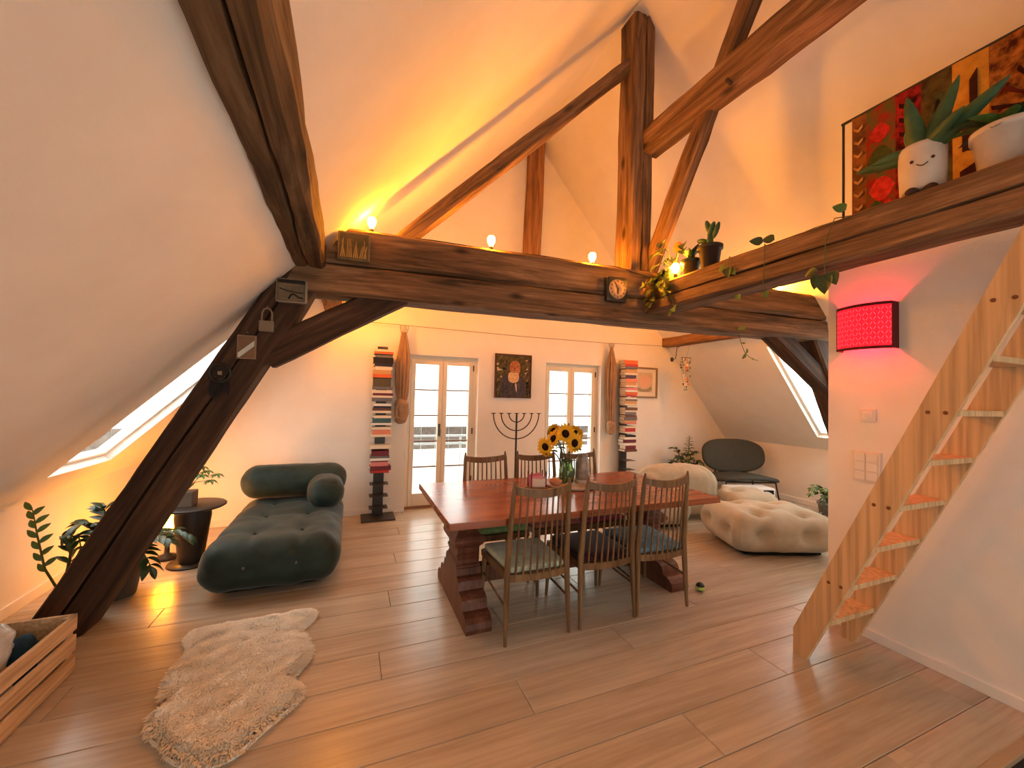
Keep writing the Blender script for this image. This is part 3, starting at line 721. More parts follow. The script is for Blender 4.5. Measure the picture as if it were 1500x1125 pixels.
# ------------------------------------------------------------------ wooden crate
M_PINE = wood('pine_slat', (202, 160, 116), (222, 184, 140), (234, 202, 160), rough=.6, axis=1, scale=.9, knots=True, bump=.1)
cr = thing('wooden_crate', 'pale pine slatted crate under the slope', 'crate', (-1.52, 2.2, 0))
for k in range(3):
    z0 = .008+k*.106
    MB().box(-1.305, -1.29, 1.66, 2.81, z0, z0+.080, .003).build('slat', M_PINE, cr, True)
    MB().box(-1.755, -1.74, 1.66, 2.81, z0, z0+.080, .003).build('slat', M_PINE, cr, True)
MB().box(-1.74, -1.305, 2.795, 2.81, .01, .30, .003).build('end_board', M_PINE, cr, True)
MB().box(-1.74, -1.305, 1.66, 1.675, .01, .30, .003).build('end_board', M_PINE, cr, True)
MB().box(-1.74, -1.305, 1.675, 2.795, .01, .022).build('bottom', M_PINE, cr, True)
for (x, y_) in ((-1.318, 2.78), (-1.727, 2.78), (-1.318, 1.69), (-1.727, 1.69)): MB().box(x-.012, x+.012, y_-.015, y_+.015, .012, .295).build('corner_post', M_PINE, cr, True)
def crumple(p, nrm): return p+nrm*(.05*noise.noise(p*7)+.025*noise.noise(p*19))
M_BAG = mat('clear_plastic', (236, 232, 226), .18, .6, col2=(190, 180, 170), nscale=9, trans=.25, bump=.8, bscale=18)
pb = MB().soft(.35, .60, .38, .15, (-1.525, 2.295, .262), 26, crumple).build('plastic_bag', M_BAG)
tag(pb, 'crumpled clear plastic bag stuffed into the pine crate', 'bag')
bc = MB().soft(.26, .17, .24, .08, (-1.50, 2.695, .145), 16, lambda p, nrm: p+nrm*.03*noise.noise(p*12)).build('fabric_bundle', mat('blue_fabric', (28, 78, 104), .85, col2=(16, 40, 58), nscale=14, bump=.3, bscale=60))
tag(bc, 'dark blue fabric bundle in the far end of the pine crate', 'fabric')

# ------------------------------------------------------------------ plants: leaf objects share unit meshes
def leaf_mesh(name, shape, bend=.25, fold=.12, n=6):
    vs = []; fs = []
    for i in range(n+1):
        t = i/n; w_ = shape(t)*.5; z = -bend*t*t
        vs += [(t, -w_, z+abs(w_)*fold*2), (t, 0, z), (t, w_, z+abs(w_)*fold*2)]
    for i in range(n):
        a = i*3; fs += [(a, a+3, a+4, a+1), (a+1, a+4, a+5, a+2)]
    me = bpy.data.meshes.new(name); me.from_pydata(vs, [], fs); me.polygons.foreach_set('use_smooth', [True]*len(fs)); me.update(); return me
def sh_oval(t): return max(.02, math.sin(PI*min(1, t*.96+.02))**.8)
def sh_heart(t): return max(.02, (1.12*math.sin(PI*(t**.62))**.75 if 0 < t < 1 else .02))
def sh_blade(t): return max(.02, (min(1, .5+t*2)*(1-t**2.2)))
LEAF = {}
def leafm(kind, m, bend=.25):
    key = (kind, m.name, bend)
    if key not in LEAF:
        me = leaf_mesh('leaf', {'oval': sh_oval, 'heart': sh_heart, 'blade': sh_blade}[kind], bend); me.materials.append(m); LEAF[key] = me
    return LEAF[key]
def leaf(parent, pos, d, up, length, width, me, name='leaf'):
    d = Vector(d).normalized(); up = Vector(up); uz = (up-d*up.dot(d))
    if uz.length < 1e-4: uz = Vector((1, 0, 0))-d*d.x
    uz.normalize(); uy = uz.cross(d)
    o = bpy.data.objects.new(name, me); C.objects.link(o); o.parent = parent
    M = Matrix.Translation(Vector(pos)) @ Matrix((d, uy, uz)).transposed().to_4x4() @ Matrix.Diagonal((length, width, length, 1))
    o.matrix_basis = wm(parent).inverted() @ M
    return o
M_LEAFD = mat('dark_leaf', (34, 54, 30), .35, .5, col2=(52, 78, 42), nscale=6)
M_LEAFM = mat('mid_leaf', (66, 96, 44), .45, .4, col2=(92, 122, 58), nscale=6)
M_LEAFP = mat('pale_leaf', (132, 140, 74), .5, .35, col2=(96, 116, 54), nscale=6)
M_ALOE = mat('aloe_leaf', (52, 82, 50), .5, .35, col2=(76, 104, 66), nscale=9)
M_STEM = mat('green_stem', (76, 88, 44), .6)
M_SOIL = mat('soil', (40, 28, 20), .95)
def pot(parent, loc, r0, r1, h, m, rim=.012):
    MB().lathe([(r0*.9, 0), (r0, .004), (r1, h-.03), (r1+rim, h-.03), (r1+rim, h), (r1-.008, h), (r1-.012, h-.03)], loc, 28, True, None, False).lathe([(r0*.9, 0), (.001, 0)], loc, 28).build('pot', m, parent, True)
    MB().lathe([(r1-.01, h-.028), (.001, h-.02)], loc, 20).build('soil', M_SOIL, parent, True)
def zz_stem(parent, base, tip, n, l, m, sag=.0, side=None):
    base, tip = Vector(base), Vector(tip); ctrl = base.lerp(tip, .55)+Vector((0, 0, .12+sag))
    def B(t): return base*(1-t)**2+ctrl*2*t*(1-t)+tip*t*t
    MB().tube([B(i/10) for i in range(11)], [.011-.008*i/10 for i in range(11)], 6).build('stem', M_STEM, parent, True)
    for i in range(n):
        t = .22+.76*i/(n-1); p = B(t); tan = (B(min(1, t+.02))-B(t-.02)).normalized()
        for s in (-1, 1):
            sd = tan.cross(Vector((0, 0, 1)) if abs(tan.z) < .9 else Vector((0, 1, 0))).normalized()*s
            d = sd*.85+tan*.75+Vector((0, 0, random.uniform(-.1, .2)))
            leaf(parent, p, d, Vector((random.uniform(-.2, .2), -.3, 1)), l*random.uniform(.85, 1.1)*(1-.35*abs(t-.55)), l*.42, leafm('oval', m))
    leaf(parent, tip, (tip-ctrl), (0, -.4, 1), l*.8, l*.34, leafm('oval', m))
random.seed(3)
zp = thing('zz_plant', 'large dark-leaved zz plant on the floor behind the leaning post', 'plant', (-1.52, 3.72, 0))
pot(zp, (-1.52, 3.72, 0), .12, .15, .24, mat('grey_pot', (90, 84, 78), .7))
zz_stem(zp, (-1.55, 3.70, .2), (-1.20, 3.62, .40), 7, .12, M_LEAFD, .05)
zz_stem(zp, (-1.50, 3.68, .2), (-1.26, 3.55, .24), 7, .12, M_LEAFD, .12)
zz_stem(zp, (-1.55, 3.74, .2), (-1.72, 3.60, .50), 8, .11, M_LEAFD, .18)
zz_stem(zp, (-1.57, 3.74, .2), (-1.60, 3.72, .62), 8, .11, M_LEAFD, .05)
zz_stem(zp, (-1.50, 3.74, .2), (-1.12, 3.78, .36), 7, .11, M_LEAFD, .1)
zt = thing('young_zz_plant', 'slender upright zz plant shoot with bright green leaves against the knee wall', 'plant', (-1.745, 3.64, 0))
pot(zt, (-1.745, 3.64, 0), .05, .06, .10, mat('grey_pot', (90, 84, 78), .7))
def shoot(parent, pts, n, l, m):
    MB().tube(pts, [.008, .007, .005, .003], 6).build('stem', M_STEM, parent, True)
    P = [Vector(p) for p in pts]
    for i in range(n):
        t = .3+.7*i/(n-1); k = min(2, int(t*3)); p = P[k].lerp(P[k+1], t*3-k)
        s = 1 if i % 2 else -1
        leaf(parent, p, (s*.7, random.uniform(-.3, .3), .75), (0, -1, .3), l, l*.45, leafm('oval', m))
shoot(zt, [(-1.755, 3.63, .08), (-1.83, 3.6, .28), (-1.875, 3.6, .5), (-1.905, 3.6, .67)], 13, .075, M_LEAFM)
zz_stem(zt, (-1.745, 3.63, .08), (-1.62, 3.52, .42), 8, .10, M_LEAFD, .28)

# side table with plant, lamp below it
sd = thing('side_table', 'round dark side table with a tapering pedestal beside the green chaise', 'table', (-1.22, 4.2, 0))
M_SIDE = mat('dark_table', (52, 44, 40), .4, .4)
MB().lathe([(.001, .475), (.225, .475), (.236, .482), (.236, .492), (.228, .498), (.001, .498)], (0, 0, 0), 40).build('table_top', M_SIDE, sd)
MB().lathe([(.085, .018), (.10, .12), (.118, .28), (.132, .40), (.125, .475)], (0, 0, 0), 32).build('pedestal', M_SIDE, sd)
MB().lathe([(.16, 0), (.165, .006), (.16, .016), (.001, .02)], (0, 0, 0), 36).build('foot_plate', M_SIDE, sd)
sp = thing('potted_umbrella_plant', 'small leafy plant in a square taupe pot on the dark side table', 'plant', (-1.28, 4.18, .498))
MB().box(-.075, .075, -.075, .075, 0, .12, .006).build('pot', mat('taupe_pot', (112, 98, 86), .7), sp)
random.seed(8)
for i in range(9):
    a = random.uniform(-.9, 1.3) if i > 2 else random.uniform(0, 6.28); r_ = random.uniform(.08, .24); hgt = random.uniform(.10, .30)
    tip = Vector((math.cos(a)*r_, -abs(math.sin(a))*r_*.4, .12+hgt*(1-r_)))
    MB().tube([(0, 0, .11), (tip.x*.4, tip.y*.4, .12+(tip.z-.12)*.8), tuple(tip)], [.004, .003, .002], 5).build('stem', M_STEM, sp)
    for k in range(6):
        b = 2*PI*k/6; leaf(sp, wm(sp) @ tip, (math.cos(b), math.sin(b), -.25), (0, 0, 1), .06, .026, leafm('oval', M_LEAFM, .35))
lp = thing('glowing_lantern', 'glowing glass lantern on the floor behind the dark side table', 'lamp', (-1.44, 4.36, 0))
MB().lathe([(.07, 0), (.075, .01), (.07, .03), (.02, .05), (.015, .20), (.05, .23), (.06, .25)], (0, 0, 0), 24).build('lamp_base', M_DARKM, lp)
M_LAMP = mat('lamp_glow', (255, 190, 90), .5, emit=(255, 151, 34), emit_s=105)
MB().sphere((0, 0, .325), .075, 20).build('globe', M_LAMP, lp)

# plant behind the sofa, plant by the right wall
random.seed(21)
pl = thing('corner_plant', 'bushy dark-leaved plant with a tall feathery spike behind the beige sofa', 'plant', (4.90, 4.74, 0))
pot(pl, (4.90, 4.74, 0), .13, .16, .28, mat('grey_pot', (90, 84, 78), .7))
for i in range(7):
    a = i*.9; zz_stem(pl, (4.90, 4.74, .25), (4.90+.26*math.cos(a), 4.74+.2*math.sin(a), .52+.1*(i % 3)), 5, .11, M_LEAFD, .1)
MB().tube([(4.90, 4.72, .25), (4.92, 4.72, .6), (4.94, 4.72, .93)], [.009, .007, .003], 6).build('stem', M_STEM, pl, True)
for i in range(26):
    t = i/25; z = .62+.31*t; a = i*2.4; leaf(pl, (4.922+.018*t, 4.72, z), (math.cos(a), math.sin(a), .35), (0, 0, 1), .12*(1-.6*t), .026, leafm('oval', M_LEAFD))
pr = thing('trailing_plant', 'pale-leaved trailing plant in a grey pot by the knee wall', 'plant', (6.02, 3.38, 0))
pot(pr, (6.02, 3.38, 0), .09, .11, .17, mat('stone_pot', (142, 136, 134), .7))
for i in range(9):
    a = 2.2+i*.42; r_ = .14+.09*(i % 3); tip = (6.02+r_*math.cos(a), 3.38+r_*.8*math.sin(a), .30+.05*(i % 2)-.08*(i % 4 == 3))
    zz_stem(pr, (6.02, 3.38, .15), tip, 4, .075, M_LEAFP if i % 2 else M_LEAFM, .12)
zz_stem(pr, (6.00, 3.36, .15), (5.72, 3.28, .07), 7, .07, M_LEAFD, .2)

# small ball on the floor
bl_ = thing('toy_ball', 'small ball in black and lime green beside the trestle foot', 'ball', (2.60, 2.36, 0))
MB().sphere((0, 0, .034), .034, 16).build('ball_shell', mat('black_rubber', (38, 32, 30), .5), bl_)
MB().lathe([(.0352, -.012), (.036, -.006), (.0352, .01)], (0, 0, .030), 16).build('lime_band', mat('lime_rubber', (176, 196, 90), .5), bl_)
# ------------------------------------------------------------------ things on the dining table
TZ = T_Z
tr = thing('round_tray', 'round white tray on the dining table under the vases', 'tray', (1.765, 2.95, TZ))
M_TRAY = mat('pale_tray', (214, 190, 166), .4, .4, col2=(200, 170, 146), nscale=8)
MB().lathe([(.001, 0), (.205, 0), (.22, .008), (.225, .022), (.218, .024), (.208, .012), (.001, .012)], (0, 0, 0), 40).build('tray_plate', M_TRAY, tr)
va = thing('flower_vase', 'clear green glass vase filled with sunflower stems', 'vase', (1.745, 3.0, TZ+.012))
M_GGL = mat('green_glass', (176, 206, 150), .06, .5, trans=.9)
MB().lathe([(.001, .004), (.05, .004), (.062, .012), (.068, .06), (.066, .11), (.05, .15), (.046, .17), (.054, .20), (.051, .20), (.043, .17), (.047, .148), (.062, .11), (.064, .06), (.056, .016), (.001, .012)], (0, 0, 0), 32, True, None, False).build('glass_body', M_GGL, va)
MB().lathe([(.001, .016), (.052, .016), (.059, .06), (.058, .10), (.001, .10)], (0, 0, 0), 24).build('water', mat('vase_water', (120, 140, 80), .1, trans=.7), va)
M_PET = mat('sunflower_petal', (240, 172, 24), .6, .2, col2=(248, 194, 48), nscale=5)
M_DISC = mat('sunflower_disc', (46, 26, 16), .9, .1, col2=(24, 14, 10), nscale=60)
def sunflower(head, facing, r, label, droop=None):
    o = thing('sunflower', label, 'flower', tuple(head), 0, 'sunflowers in the green vase')
    h = Vector(head); fc = Vector(facing).normalized(); b = Vector((1.745, 3.0, TZ+.04)); mid = b.lerp(h, .6)-fc*.05+Vector((0, 0, .03))
    MB().tube([b, Vector((1.745+(h.x-1.745)*.3, 3.0+(h.y-3.0)*.3, TZ+.20)), mid, h-fc*.03, h-fc*.005], [.006, .006, .005, .006, .012], 6).build('stem', M_STEM, o, True)
    q = fc.to_track_quat('Z', 'Y').to_matrix()
    MB().add(*(lambda t: ([q @ Vector(v)+h for v in t.v], t.f, True))(MB().lathe([(.001, -.012), (r*.36, -.010), (r*.42, .002), (r*.34, .012), (.001, .014)], (0, 0, 0), 18))).build('flower_disc', M_DISC, o, True)
    for k in range(16):
        a = 2*PI*k/16; d = q @ Vector((math.cos(a), math.sin(a), .12+.12*random.random()))
        leaf(o, h+q @ Vector((math.cos(a), math.sin(a), 0))*r*.34, d, fc, r*random.uniform(.62, .8), r*.34, leafm('oval', M_PET), 'petal')
    for k in range(7):
        a = 2*PI*k/7; d = q @ Vector((math.cos(a), math.sin(a), -.3))
        leaf(o, h-fc*.014, d, fc, r*.55, r*.3, leafm('oval', M_LEAFM), 'sepal')
    for k, t in enumerate((.66, .76) if h.x < 1.75 else (.80, .88)):
        p = b.lerp(h, t); a = (PI if h.x < 1.75 else 0)+(k-.5)*1.2; leaf(o, p, (math.cos(a), math.sin(a), .45), (0, 0, 1), .085, .06, leafm('heart', M_LEAFD, .4), 'leaf')
    return o
random.seed(5)
sunflower((1.715, 2.98, 1.185), (-.05, -.95, .25), .088, 'upright sunflower with a dark disc, highest in the green vase')
sunflower((1.795, 2.96, 1.105), (.12, -1, .05), .088, 'sunflower with a dark disc low in the green vase above the grey can')
sunflower((1.60, 2.98, 1.145), (-.9, -.2, .35), .078, 'sunflower turned sideways over the vase, half closed')
sunflower((1.535, 3.0, 1.075), (-.85, -.5, -.1), .08, 'drooping sunflower leaning farthest out over the table')
sunflower((1.86, 3.06, 1.185), (.7, .5, .5), .075, 'sunflower turned away towards the balcony door')
sunflower((1.66, 3.10, 1.20), (-.2, .9, .4), .07, 'sunflower seen from behind with green sepals')
mc = thing('milk_can', 'grey zinc can standing beside the green glass vase', 'can', (1.865, 2.98, TZ+.0))
M_ZINC = mat('zinc_can', (176, 170, 162), .5, .5, metal=.5, col2=(122, 116, 110), nscale=10)
MB().lathe([(.001, .005), (.058, .005), (.062, .012), (.062, .16), (.058, .19), (.046, .215), (.044, .235), (.050, .245), (.046, .245), (.040, .235), (.040, .21), (.001, .2)], (0, 0, 0), 32).build('can_body', M_ZINC, mc)
MB().lathe([(.064, 0), (.066, .01), (.064, .03)], (0, 0, 0), 32).build('base_band', mat('pale_band', (206, 196, 186), .5), mc)
mc.location = (1.888, 2.975, TZ+.012)
nh = thing('napkin_holder', 'dark wooden napkin holder with pegs holding pink and white napkins', 'holder', (1.43, 2.93, TZ))
MB().box(-.08, .08, -.05, .05, 0, .012, .003).build('holder_base', M_CH, nh)
for x, y_ in ((-.065, -.035), (.065, -.035), (-.065, .035), (.065, .035)): MB().tube([(x, y_, .01), (x, y_, .14)], [.006, .005], 8).build('peg', mat('red_peg', (110, 44, 46), .5), nh)
for k, (c, nm) in enumerate((((216, 120, 138), 'pink'), ((228, 150, 160), 'rose'), ((238, 228, 214), 'white'))):
    MB().obox(Matrix.Translation((0, .02-.016*k, .012)) @ Matrix.Rotation(.12*(k-1), 4, 'Y'), -.055, .055, 0, .008, 0, .105-.02*k, .002).build('napkin', mat('napkin_'+nm, c, .9), nh)
pp = MB().obox(Matrix.Translation((1.47, 2.80, TZ+.001)) @ Matrix.Rotation(-.7, 4, 'Z'), -.09, .09, -.02, .02, 0, .006, .002).build('paper_strip', mat('cream_paper', (240, 226, 204), .8)); tag(pp, 'folded cream paper strip lying by the napkin holder', 'paper')
sb = MB().lathe([(.001, 0), (.03, 0), (.055, .03), (.058, .045), (.053, .045), (.03, .012), (.001, .01)], (1.60, 2.93, TZ+.012), 24).build('small_bowl', mat('clay_bowl', (196, 142, 112), .6)); tag(sb, 'small terracotta-pink bowl on the round tray', 'bowl')

# ------------------------------------------------------------------ menorah
mn = thing('floor_candelabrum', 'black wrought-iron seven-armed floor candelabrum before the balcony wall', 'candelabrum', (2.10, 4.98, 0))
MB().tube([(0, 0, .02), (0, 0, 1.245)], [.016, .013], 8).build('stem', M_BLACK, mn)
MB().lathe([(.17, 0), (.17, .012), (.03, .03), (.018, .05)], (0, 0, 0), 28).build('foot', M_BLACK, mn)
for r in (.335, .225, .112):
    MB().tube([(r*math.cos(a), 0, 1.255-r*1.02*math.sin(a)) for a in [PI*i/28 for i in range(29)]], .0075, 6).build('arm', M_BLACK, mn)
for x in (-.335, -.225, -.112, 0, .112, .225, .335):
    MB().lathe([(.006, 0), (.01, .006), (.036, .016), (.034, .019), (.012, .012), (.001, .012)], (x, 0, 1.245), 14).build('candle_cup', M_BLACK, mn)

# ------------------------------------------------------------------ book towers
ORD = ['topmost', 'second', 'third', 'fourth', 'fifth', 'sixth', 'seventh', 'eighth', 'ninth', 'tenth', 'eleventh', 'twelfth', 'thirteenth', 'fourteenth', 'fifteenth', 'sixteenth', 'seventeenth', 'eighteenth', 'nineteenth', 'twentieth',
       'twenty-first', 'twenty-second', 'twenty-third', 'twenty-fourth', 'twenty-fifth', 'twenty-sixth', 'twenty-seventh', 'twenty-eighth', 'twenty-ninth', 'thirtieth', 'thirty-first', 'thirty-second', 'thirty-third', 'thirty-fourth', 'thirty-fifth', 'thirty-sixth', 'thirty-seventh', 'thirty-eighth', 'thirty-ninth', 'fortieth']
COL = {'cream': (232, 216, 190), 'orange': (222, 110, 52), 'grey': (110, 108, 112), 'dark navy': (44, 44, 62), 'black': (34, 30, 30), 'tan': (206, 160, 104), 'red': (196, 58, 48), 'olive': (88, 80, 58), 'white': (240, 234, 224),
       'blue': (84, 106, 140), 'brown': (108, 72, 52), 'pink': (222, 132, 128), 'maroon': (112, 44, 54), 'purple': (84, 62, 92), 'salmon': (232, 140, 108), 'teal': (74, 104, 108)}
M_PAGE = mat('book_pages', (236, 226, 206), .9)
def tower(x, y_, label, where, shelves, seed, zs):
    random.seed(seed)
    t = thing('book_tower', label, 'bookshelf', (x, y_, 0))
    MB().box(-.19, .19, -.17, .13, 0, .022, .004).build('base_plate', M_DARKM, t)
    MB().box(-.06, .06, .075, .115, .02, 2.06).build('column', M_DARKM, t)
    for z in zs: MB().box(-.105, .105, -.09, .078, z-.004, z).build('shelf', M_DARKM, t)
    k = 0
    for z, books in sorted(shelves, key=lambda q: -q[0]):
        kf_ = min(1.45, .132/sum(b[1] for b in books)); zt = z+sum(b[1] for b in books)*kf_
        for cn, th in books:
            th *= kf_
            zt -= th; w_ = random.uniform(.195, .24); d_ = random.uniform(.13, .158); dx = random.uniform(-.01, .01)
            o = thing('book', '%s book lying %s from the top on the tower %s' % (cn, ORD[k], where) if k else '%s book lying topmost on the tower %s' % (cn, where), 'book', (x+dx, y_-.015, zt-.0006), random.uniform(-.06, .06), 'books stacked flat on the tower '+where); k += 1
            c_ = .0035; m = mat('book_'+cn.replace(' ', '_'), COL[cn], .55, .3)
            MB().box(-w_/2, w_/2, -d_/2, d_/2, 0, c_).box(-w_/2, w_/2, -d_/2, d_/2, th-c_, th-.0005).box(-w_/2, w_/2, -d_/2-.001, -d_/2+c_, 0, th-.0005).build('cover', m, o)
            MB().box(-w_/2+.004, w_/2-.004, -d_/2+c_, d_/2-.004, c_, th-c_).build('pages', M_PAGE, o)
    return t
zs = [.13+.1405*i for i in range(14)]
B = lambda *a: [(a[i], a[i+1]) for i in range(0, len(a), 2)]
sh1 = [(zs[13], B('cream', .018, 'orange', .02)), (zs[12], B('grey', .022, 'black', .05, 'dark navy', .02)), (zs[11], B('cream', .03, 'tan', .035, 'orange', .03)),
       (zs[10], B('olive', .075, 'grey', .025)), (zs[9], B('cream', .025, 'maroon', .02, 'cream', .018, 'grey', .03)), (zs[8], B('white', .02, 'dark navy', .018, 'brown', .02, 'cream', .02)),
       (zs[7], B('cream', .022, 'teal', .04, 'white', .016)), (zs[6], B('cream', .02, 'salmon', .04, 'cream', .02)), (zs[5], B('cream', .03)),
       (zs[4], B('maroon', .04, 'grey', .02, 'white', .02)), (zs[3], B('pink', .035, 'maroon', .035, 'red', .018))]
tower(.345, 5.02, 'tall dark metal book tower stacked with books next to the chaise', 'next to the green chaise', sh1, 1, zs)
sh2 = [(zs[13], B('orange', .05, 'red', .03, 'grey', .03)), (zs[12], B('tan', .04, 'cream', .025, 'purple', .035)), (zs[11], B('salmon', .04, 'tan', .03, 'cream', .02)),
       (zs[10], B('pink', .025, 'white', .02, 'orange', .03, 'red', .018)), (zs[9], B('white', .018, 'grey', .02, 'tan', .03, 'cream', .018)), (zs[8], B('brown', .03, 'cream', .018, 'grey', .028)),
       (zs[7], B('brown', .02, 'grey', .035, 'tan', .02, 'pink', .018)), (zs[6], B('cream', .02, 'red', .04, 'white', .014)), (zs[5], B('black', .02, 'white', .025, 'maroon', .03)), (zs[4], B('white', .03, 'maroon', .05, 'brown', .025))]
tower(3.975, 5.02, 'tall dark metal book tower beside the sofa-end curtain', 'beside the framed print', sh2, 2, zs)

# ------------------------------------------------------------------ curtains and wire
M_CUR = mat('taupe_curtain', (178, 144, 114), .9, .1, col2=(160, 128, 100), nscale=6, bump=.1, bscale=200, sheen=.3)
def curtain(x, z_top, prof, knot, label):
    t = thing('curtain', label, 'curtain', (x, 5.10, z_top))
    tc_ = MB().lathe([(prof[min(len(prof)-2, int(q))][0]*(1-(q-min(len(prof)-2, int(q))))+prof[min(len(prof)-2, int(q))+1][0]*(q-min(len(prof)-2, int(q))), prof[min(len(prof)-2, int(q))][1]*(1-(q-min(len(prof)-2, int(q))))+prof[min(len(prof)-2, int(q))+1][1]*(q-min(len(prof)-2, int(q)))-z_top) for q in [i*(len(prof)-1)/32 for i in range(33)]], (0, 0, 0), 120, True, lambda a, u: 1+.34*math.sin(9*a+2.5*u)*min(1, u*5+.3)+.12*math.sin(17*a-4*u))
    tc_.v = [(v[0], v[1]*.6, v[2]) for v in tc_.v]; cl = tc_.build('cloth', M_CUR, t)
    def kf(p, nrm): return p+nrm*(.016*math.sin(14*p.x+22*p.z)+.012*noise.noise(p*14))
    MB().soft(knot[0], .11, knot[1], .05, (knot[2], -.02, knot[3]-z_top), 18, kf).build('knot', M_CUR, t)
    kx, kz = knot[2], knot[3]-z_top
    for k in range(4):      # cloth wound round the knot
        tl = (k-1.5)*.5; w2, h2 = knot[0]*.52, knot[1]*.40
        MB().tube([(kx+w2*math.cos(q)*math.cos(tl)-h2*.55*math.sin(q)*math.sin(tl), -.02+.055*math.sin(q+k), kz+w2*.8*math.cos(q)*math.sin(tl)+h2*math.sin(q)*math.cos(tl)) for q in [2*PI*i/20 for i in range(21)]], .014, 7).build('knot_fold', M_CUR, t)
    for k in range(6):
        a = (k-2.5)*.014; MB().tube([(a, 0, -.01), (a*1.4, .003, (2.349-z_top)*.6), (a*1.4, .011, 2.352-z_top)], .0035, 5).build('hook', M_DARKM, cl)
    return t
curtain(.592, 2.26, [(.026, 2.26), (.036, 2.16), (.056, 2.0), (.068, 1.88), (.066, 1.75), (.062, 1.62), (.056, 1.5), (.046, 1.43), (.042, 1.38)], (.15, .30, .005, 1.27), 'taupe curtain bunched and knotted beside the book tower near the chaise')
curtain(3.722, 2.29, [(.02, 2.29), (.034, 2.2), (.056, 2.05), (.07, 1.88), (.07, 1.7), (.06, 1.5), (.05, 1.3), (.042, 1.18), (.044, 1.10)], (.14, .20, .0, 1.03), 'taupe curtain bunched and tied beside the sunflower-side balcony door')
wr = MB().tube([(-.3, 5.195, 2.36), (-.1, 5.12, 2.354), (.6, 5.11, 2.35), (2.2, 5.11, 2.338), (3.7, 5.11, 2.35), (4.84, 5.11, 2.385)], .0035, 6).build('curtain_wire', mat('steel_wire', (120, 96, 76), .4, metal=.6)); tag(wr, 'thin steel curtain wire stretched along the balcony wall', 'wire')

# ------------------------------------------------------------------ pictures
pt = thing('portrait_painting', 'framed painting of a bearded figure in a dark coat among leaves', 'painting', (2.115, YB-.001, 1.775))
M_CANV = mat('painted_foliage', (46, 48, 26), .6, .3, col2=(104, 84, 46), nscale=26, bump=.3, bscale=60)
MB().box(-.262, .262, -.022, -.004, -.295, .295).build('canvas', M_CANV, pt)
b = .014; fr = MB()
for q in ((-.276, .276, -.308, -.294), (-.276, .276, .294, .308), (-.276, -.262, -.294, .294), (.262, .276, -.294, .294)): fr.box(q[0], q[1], -.032, 0, q[2], q[3])
fr.build('picture_frame', mat('redbrown_frame', (84, 34, 20), .5), pt)
def patch(pts, name, m, y_=-.0235):
    pts = smooth_poly(pts, 2); MB().prism(pts, 'y', y_-.002, y_+.001).build(name, m, pt)
patch([(-.19, -.294), (-.20, -.12), (-.15, .0), (-.05, .03), (.08, .03), (.17, -.03), (.20, -.15), (.2, -.294)], 'painted_coat', mat('paint_coat', (72, 62, 68), .6, col2=(50, 44, 54), nscale=22))
patch([(-.06, .05), (-.06, .16), (-.03, .21), (.05, .22), (.10, .17), (.10, .05), (.05, .0)], 'painted_face', mat('paint_face', (190, 122, 76), .6, col2=(150, 84, 50), nscale=30), -.025)
patch([(-.08, .04), (-.085, -.06), (-.03, -.10), (.05, -.09), (.085, -.05), (.08, .04), (.03, .07), (-.03, .06)], 'painted_beard', mat('paint_beard', (232, 196, 150), .6, col2=(196, 146, 100), nscale=40), -.0265)
patch([(.02, -.1), (.05, -.1), (.055, -.22), (.045, -.23)], 'painted_cord', mat('paint_pale', (206, 178, 150), .6), -.0265)
random.seed(12)
for c, nm, nn in (((86, 92, 44), 'a', 70), ((60, 66, 34), 'b', 60), ((128, 96, 60), 'c', 45), ((150, 120, 88), 'd', 22)):
    db = MB()
    for k in range(nn):
        x = random.uniform(-.25, .25); z = random.uniform(-.05, .285)
        if -.10 < x < .14 and z < .24: continue
        a = random.uniform(0, 3.14); l = random.uniform(.012, .028); w_ = l*.35; ca, sa = math.cos(a), math.sin(a)
        db.add([(x+u*ca*l-v*sa*w_, -.0232, z+u*sa*l+v*ca*w_) for u, v in ((-1, 0), (0, -1), (1, 0), (0, 1))], [(0, 1, 2, 3)])
    for k in range(nn//3):
        x = random.choice((-1, 1))*random.uniform(.2, .255); z = random.uniform(-.285, -.05); l = .012
        db.add([(x-l, -.0232, z), (x, -.0232, z-l*2), (x+l, -.0232, z), (x, -.0232, z+l*2)], [(0, 1, 2, 3)])
    db.build('painted_leaves', mat('paint_leaf_'+nm, c, .6), pt)['kind'] = 'stuff'
for c, nm in (((92, 82, 88), 'light'), ((40, 36, 46), 'dark')):
    db = MB()
    for k in range(30):
        x = random.uniform(-.17, .17); z = random.uniform(-.285, -.03); l = random.uniform(.015, .035)
        if abs(x) < .08 and z > -.11: continue
        db.add([(x-.005, -.0262, z-l), (x+.005, -.0262, z-l), (x+.008, -.0262, z+l), (x-.002, -.0262, z+l)], [(0, 1, 2, 3)])
    db.build('painted_folds', mat('paint_fold_'+nm, c, .6), pt)['kind'] = 'stuff'
db = MB()
for (x, z, l, h_) in ((-.028, .135, .018, .006), (.055, .135, .018, .006), (.013, .10, .006, .03), (.015, .055, .03, .006)): db.box(x-l, x+l, -.0285, -.0268, z-h_, z+h_)
db.build('painted_features', mat('paint_feature', (112, 62, 40), .6), pt)
random.seed(2)
for k in range(9):
    x, z = random.choice((-1, 1))*random.uniform(.17, .24), random.uniform(-.02, .26); r = random.uniform(.014, .026)
    patch([(x-r, z), (x, z-r*.8), (x+r, z+.005), (x, z+r)], 'painted_blossom', MATS['paint_pale'])
fp = thing('framed_print', 'pale print of a round shape in a wooden frame beside the second book tower', 'picture', (4.44, YB-.001, 1.765))
fr = MB(); M_OLF = mat('olive_frame', (140, 112, 70), .5)
